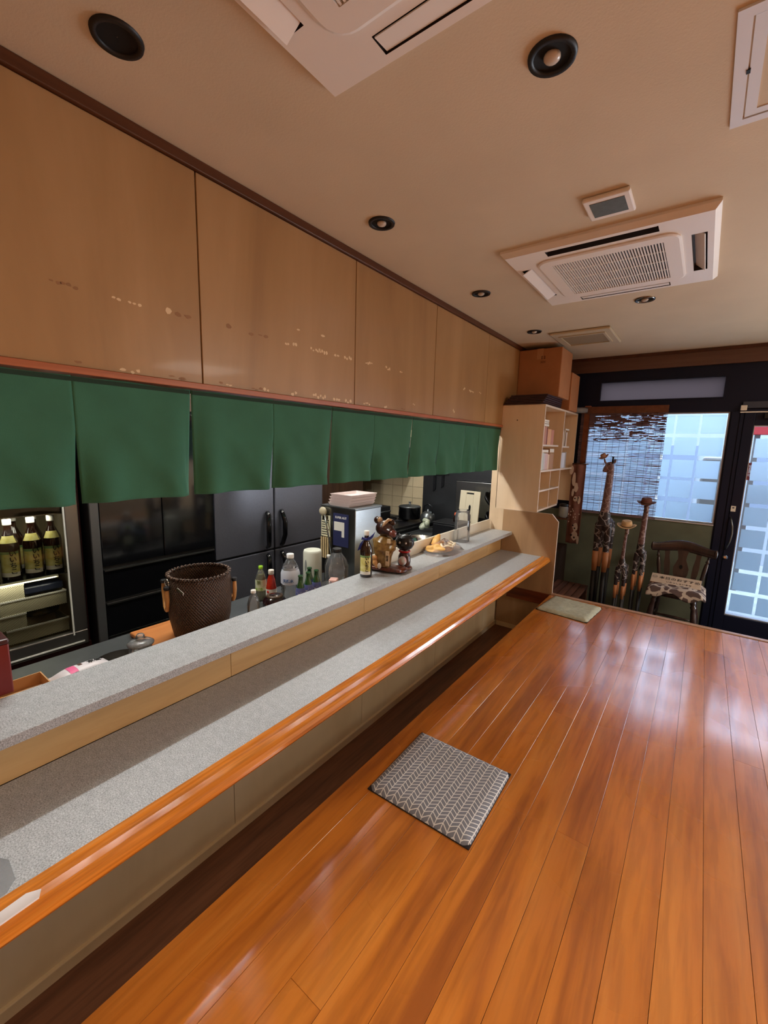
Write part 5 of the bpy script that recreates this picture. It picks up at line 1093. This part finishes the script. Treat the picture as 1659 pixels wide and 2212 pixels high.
obj('hanger_rod', MB().tube([(-1.222, 5.322, 1.605), (-1.05, 5.322, 1.605)], .007, 8), M_trimdark, hc)
# glass lantern-like pot by the bookcase, dark box under the cloth, wooden step
lt = thing('glass_pot', (-1.185, 4.95, 1.02), 'small glass pot with a dark lid and green plant cutting below the bookcase', 'pot')
obj('body', MB().lathe([(.035, 0), (.05, .02), (.05, .11), (.042, .125)], n=20, cap=False), clear_glass('jar_grey', (.7, .75, .78), density=.3), lt, local=True); obj('lid', MB().lathe([(.044, .125), (.046, .145), (.02, .155)], n=20), M_black, lt, local=True)
obj('green_cutting', MB().tube([(0, -.01, .01), (.006, -.02, .06), (-.004, -.015, .10)], [.012, .016, .008], 8), mat('leaf_green', (110, 140, 60), .6), lt, local=True)
o = obj('wall_bracket', MB().box(-1.24, -1.13, 4.90, 5.0, 1.005, 1.02).box(-1.64, -1.24, 4.93, 4.97, 1.005, 1.02), M_trimdark); tag(o, 'dark bracket shelf carrying the glass pot', 'shelf')
o = obj('dark_cabinet', MB().box(-1.62, -1.21, 4.70, 5.38, -.05, .64), mat('dark_brown_board', (54, 38, 34), .6), loc=(-1.3, 5, 0), bevel=.006); tag(o, 'dark brown low cabinet under the hanging cloth', 'cabinet')
cr = thing('wooden_step', (-1.03, 4.60, -.05), 'low reddish brown slatted wooden step beside the platform', 'step')
M_step = wood('step_wood', (60, 34, 26), (92, 58, 44), (116, 78, 62), axis='y', rough=.6, var=.2)
for i in range(5): obj('plank', MB().box(-.16+.066*i, -.10+.066*i, -.36, .40, .32, .345), M_step, cr, local=True, bevel=.003)
for y in (-.3, .34): obj('bearer', MB().box(-.16, .165, y-.03, y+.03, 0, .32), M_step, cr, local=True)

# carved wooden giraffes
def giraffe_mat():
    m = spots('giraffe_spots', (44, 34, 38), (150, 142, 144), 13, .035, .45); return m
M_gir = giraffe_mat(); M_sock = mat('giraffe_tan_leg', (176, 116, 74), .5, noise=.12, nscale=20, stretch=(1, 1, .2)); M_hoof = mat('giraffe_black', (16, 15, 20), .5); M_neck = spots('giraffe_neck', (104, 76, 76), (150, 130, 130), 16, .03, .45)
def giraffe(x, y, s, label, rot, face, lh, br, nr):
    """s: size factor (1 = 1.7 m to the crown); lh: half leg spacing, br: body radius, nr: neck radius"""
    t = thing('giraffe_sculpture', (x, y, -.05), label, 'sculpture', rotz=rot)
    P = lambda a, b, c: (a*s, b*s, c*s)
    vx = .008*s if s > .7 else .0055
    b = MB()
    b.tube([P(0, -.035, 1.03), P(0, 0, 1.045), P(0, .09, 1.04), P(0, .17, 1.02), P(0, .20, .99)], [br*s*.95, br*s*1.05, br*s*1.08, br*s*.95, br*s*.6], 14)
    b.tube([P(0, -.02, 1.04), P(0, -.035, 1.12), P(.003, -.045, 1.20)], [br*s, (br*.7+nr*.3)*s, nr*1.15*s], 14)
    L4 = ((-lh, -.035), (lh, -.035), (-lh*.95, .17), (lh*.95, .17))
    for lx, ly in L4:
        b.tube([P(lx*.7, ly, 1.04), P(lx*.95, ly, .95), P(lx, ly, .84), P(lx*1.02, ly, .74)], [br*.70*s, br*.58*s, br*.46*s, br*.42*s], 10)
    b.tube([P(0, .215, 1.02), P(0, .245, .90), P(0, .245, .80)], [.011*s, .008*s, .010*s], 8)
    obj('body', fuse(b, vx, 2), M_gir, t, local=True)
    nk = MB().tube([P(.002, -.045, 1.16), P(.006, -.05, 1.30), P(.010, -.052, 1.45), P(.014, -.05, 1.58), P(.010, -.045, 1.635)], [nr*1.25*s, nr*1.08*s, nr*s, nr*.9*s, nr*.8*s], 14)
    d = Vector((math.cos(face), math.sin(face), 0)); h0 = Vector((.010, -.047, 1.640))
    pts = [h0-d*.012, h0+d*.022+Vector((0, 0, -.018)), h0+d*.045+Vector((0, 0, -.055)), h0+d*.056+Vector((0, 0, -.085))]
    nk.tube([tuple(p*s) for p in pts], [.026*s, .029*s, .021*s, .016*s], 12)
    nko = obj('neck_and_head', fuse(nk, vx*.8, 2), M_neck, t, local=True)
    side = Vector((-d.y, d.x, 0))
    for q in (-1, 1):
        e0 = h0+side*.014*q-d*.012
        obj('horn', MB().tube([tuple((e0+Vector((0, 0, .005)))*s), tuple((e0+Vector((0, 0, .055)))*s), tuple((e0+Vector((0, 0, .068)))*s)], [.008*s, .007*s, .011*s], 8), M_hoof, nko, local=True)
        obj('ear', MB().tube([tuple((h0+side*.018*q-d*.01)*s), tuple((h0+side*.04*q-d*.028+Vector((0, 0, .012)))*s), tuple((h0+side*.055*q-d*.036+Vector((0, 0, .045)))*s)], [.008*s, .013*s, .003*s], 8, flat=.5), M_neck, nko, local=True)
        obj('eye', MB().ball(tuple((h0+side*.026*q+d*.018+Vector((0, 0, -.008)))*s), .006*s), M_hoof, nko, local=True)
    for lx, ly in L4:
        obj('tan_shin', MB().tube([P(lx*1.02, ly, .76), P(lx*1.0, ly, .66), P(lx*.98, ly, .555)], [br*.45*s, br*.44*s, br*.36*s], 12), M_sock, t, local=True)
        obj('black_foot', MB().tube([P(lx*.98, ly, .565), P(lx, ly, .20), P(lx, ly, .04), P(lx, ly-.005, 0)], [br*.36*s, br*.30*s, br*.36*s, br*.5*s], 12), M_hoof, t, local=True)
    obj('tail_tuft', MB().ball(P(0, .246, .78), .015*s, .015*s, .03*s), M_hoof, t, local=True)
    return t
g1 = giraffe(-.752, 4.86, 1.03, 'tallest carved wooden giraffe, head turned left, in front of the bamboo blind', 0, PI+.25, .046, .064, .034)
obj('hooked_ear', MB().tube([(-.01, -.05, 1.665), (-.045, -.052, 1.70), (-.058, -.055, 1.745)], [.010, .009, .006], 8), M_neck, g1, local=True)
g2 = giraffe(-.405, 4.86, .79, 'middle sized carved giraffe at the right wearing a brown cap', 0, -1.25, .040, .046, .032)
g3 = giraffe(-.532, 4.70, .66, 'smallest carved giraffe in the middle wearing a tan straw hat', 0, -1.1, .050, .056, .022)
def hat(loc, R, h, c, label, tilt=(0, 0, 0), nm='straw_hat'):
    t = thing(nm, loc, label, 'hat'); m = mat('hat_%d_%d_%d' % c, c, .8, noise=.1, nscale=60, bump=.4, bscale=200)
    obj('crown', MB().lathe([(R*.58, .004), (R*.56, h*.6), (R*.48, h), (R*.25, h*.93), (.001, h*.9)], n=26, cap=False), m, t, local=True)
    obj('brim', MB().grid(36, 3, lambda u, v: ((R*(.55+.45*v))*math.cos(2*PI*u), (R*(.55+.45*v))*math.sin(2*PI*u), .006+.35*h*v*abs(math.cos(2*PI*u))**2)), m, t, local=True).modifiers.new('t', 'SOLIDIFY').thickness = .003
    obj('hat_band', MB().lathe([(R*.585, .008), (R*.58, h*.25)], n=26, cap=False), mat('hat_band_dark', (60, 44, 34), .7), t, local=True)
    t.rotation_euler = tilt; return t
hat((-.528, 4.668, 1.040), .084, .066, (196, 164, 124), 'light tan hat on the smallest giraffe', (.15, 0, 0))
hat((-.400, 4.822, 1.262), .082, .064, (104, 66, 58), 'dark brown cap on the right giraffe', (.1, 0, 0), 'brown_cap')
hat((-.806, 4.805, 1.690), .048, .045, (176, 136, 118), 'tiny pinkish tan hat hooked on the tallest giraffe ear', (.2, -.5, .2), 'small_hat')

# dark wooden chair with splats
chr_ = thing('wooden_chair', (-.075, 4.98, -.05), 'dark wooden captain style chair with turned legs and curved crest rail', 'chair', rotz=-.06)
M_ch = wood('chair_wood', (34, 22, 22), (52, 34, 32), (64, 44, 40), axis='z', rough=.28, coat=.4, var=.04, bump=0)
b = MB(); n = 28
seat = [(.215*math.copysign(abs(math.cos(a))**.55, math.cos(a)), -.01+.205*math.copysign(abs(math.sin(a))**.6, math.sin(a))) for a in [2*PI*i/n for i in range(n)]]
obj('seat', MB().prism(seat, .445, .485, 'z'), M_ch, chr_, local=True, bevel=.012, seg=3)
def turned(p0, p1, r):
    p0, p1 = Vector(p0), Vector(p1); prof = [(0, .8), (.08, 1.0), (.12, .7), (.15, 1.05), (.20, .75), (.30, .95), (.55, 1.15), (.72, .95), (.76, .6), (.79, 1.1), (.83, .65), (1, .55)]
    return MB().tube([tuple(p0.lerp(p1, a)) for a, q in prof], [r*q for a, q in prof], 12)
for sx in (-1, 1):
    obj('leg', turned((sx*.15, -.145, .45), (sx*.21, -.20, 0), .024), M_ch, chr_, local=True)
    obj('leg', turned((sx*.14, .13, .45), (sx*.19, .20, 0), .024), M_ch, chr_, local=True)
    obj('side_stretcher', turned((sx*.18, -.172, .20), (sx*.165, .165, .20), .013), M_ch, chr_, local=True)
    obj('back_post', turned((sx*.165, .165, .48), (sx*.215, .215, .83), .017), M_ch, chr_, local=True)
obj('cross_stretcher', turned((-.172, 0, .20), (.172, 0, .20), .013), M_ch, chr_, local=True)
def splat(cx, w0, shape, top):
    L = [(cx*(1+.28*z)-w0*q, .485+z*(top-.485)) for z, q in shape]; Rr = [(cx*(1+.28*z)+w0*q, .485+z*(top-.485)) for z, q in shape][::-1]
    m = MB().prism(L+Rr, -.006, .006, 'y', Matrix.Translation((0, .165-.05*.0, 0)))
    m.v = [(x, y+(z-.485)*.145, z) for x, y, z in m.v]; return m
vase = [(0, .45), (.1, .5), (.2, .75), (.35, 1.0), (.5, 1.05), (.62, .8), (.75, .55), (.88, .62), (1, .8)]
side_ = [(0, .8), (.2, .7), (.4, 1.0), (.6, 1.0), (.8, .75), (1, .9)]
cs = obj('centre_splat', splat(0, .062, vase, .84), M_ch, chr_, local=True)
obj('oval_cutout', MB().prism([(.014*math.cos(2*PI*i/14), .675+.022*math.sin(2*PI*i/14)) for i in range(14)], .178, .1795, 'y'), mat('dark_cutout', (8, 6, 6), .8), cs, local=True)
for sx in (-1, 1): obj('side_splat', splat(sx*.105, .026, side_, .84), M_ch, chr_, local=True)
cr_ = MB(); nn = 22
def crest(u, v):     # curved rail with scrolled ends
    a = (u-.5)*2; x = a*.262; y = .222-.055*a*a; hh = .034+.022*(1-a*a)+(.010*max(0, abs(a)-.8)/.2); zc = .868+.018*math.cos(a*PI)
    th = 2*PI*v; return (x, y+.017*math.cos(th), zc+hh*math.sin(th))
cr_.grid(nn, 12, crest); cr_.ball((-.262, .167, .856), .016, .020, .044).ball((.262, .167, .856), .016, .020, .044)
obj('crest_rail', cr_, M_ch, chr_, local=True)
sc2 = thing('seat_cloth', (-.075, 4.955, .435), 'brown and cream patterned cloth cushion on the dark chair', 'cushion')
M_cow = spots('animal_print_cloth', (84, 66, 64), (186, 172, 160), 11, .09, .85)
def drape(u, v):
    x = (u-.5)*.47; y = (v-.5)*.44; e = max(abs(u-.5), abs(v-.5))*2; z = .035+.020*(1-e**3)+.006*math.sin(18*x+3)*math.sin(15*y)
    if v < .10: z -= (.10-v)*10*(.045+.03*math.sin(u*11))
    if u < .08: z -= (.08-u)*10*.03
    if u > .92: z -= (u-.92)*10*.03
    return (x, y, z)
o = obj('cloth', MB().grid(40, 36, drape), M_cow, sc2, local=True); s = o.modifiers.new('t', 'SOLIDIFY'); s.thickness = .012; s.offset = -1
hs = thing('notice_board', (-.09, 5.00, .505), 'long pale wooden notice board with dark lettering lying on the chair', 'sign', rotz=.02)
hs.rotation_euler = (.38, .0, -.03)
nb = obj('board', MB().box(-.205, .205, -.075, .075, 0, .012), mat('pale_sign_wood', (196, 176, 156), .6, noise=.06, nscale=12), hs, local=True, bevel=.002)
obj('red_edge', MB().box(-.205, .205, -.0765, -.0752, .0, .008), mat('brown_red_edge', (140, 84, 66), .6), nb, local=True)
place_mesh('lettering', text_mesh('㊀ 本日のおすすめ', .048, .0005, bold=.0008), mat('faded_ink', (74, 64, 62), .7), nb, Matrix.Translation((0, .012, .0128)))
place_mesh('lettering', text_mesh('いらっしゃいませ', .026, .0005, bold=.0005), mat('faded_ink', (0, 0, 0)), nb, Matrix.Translation((.03, -.045, .0128)))

for o in bpy.data.objects:
    if '_wl' in o: del o['_wl']
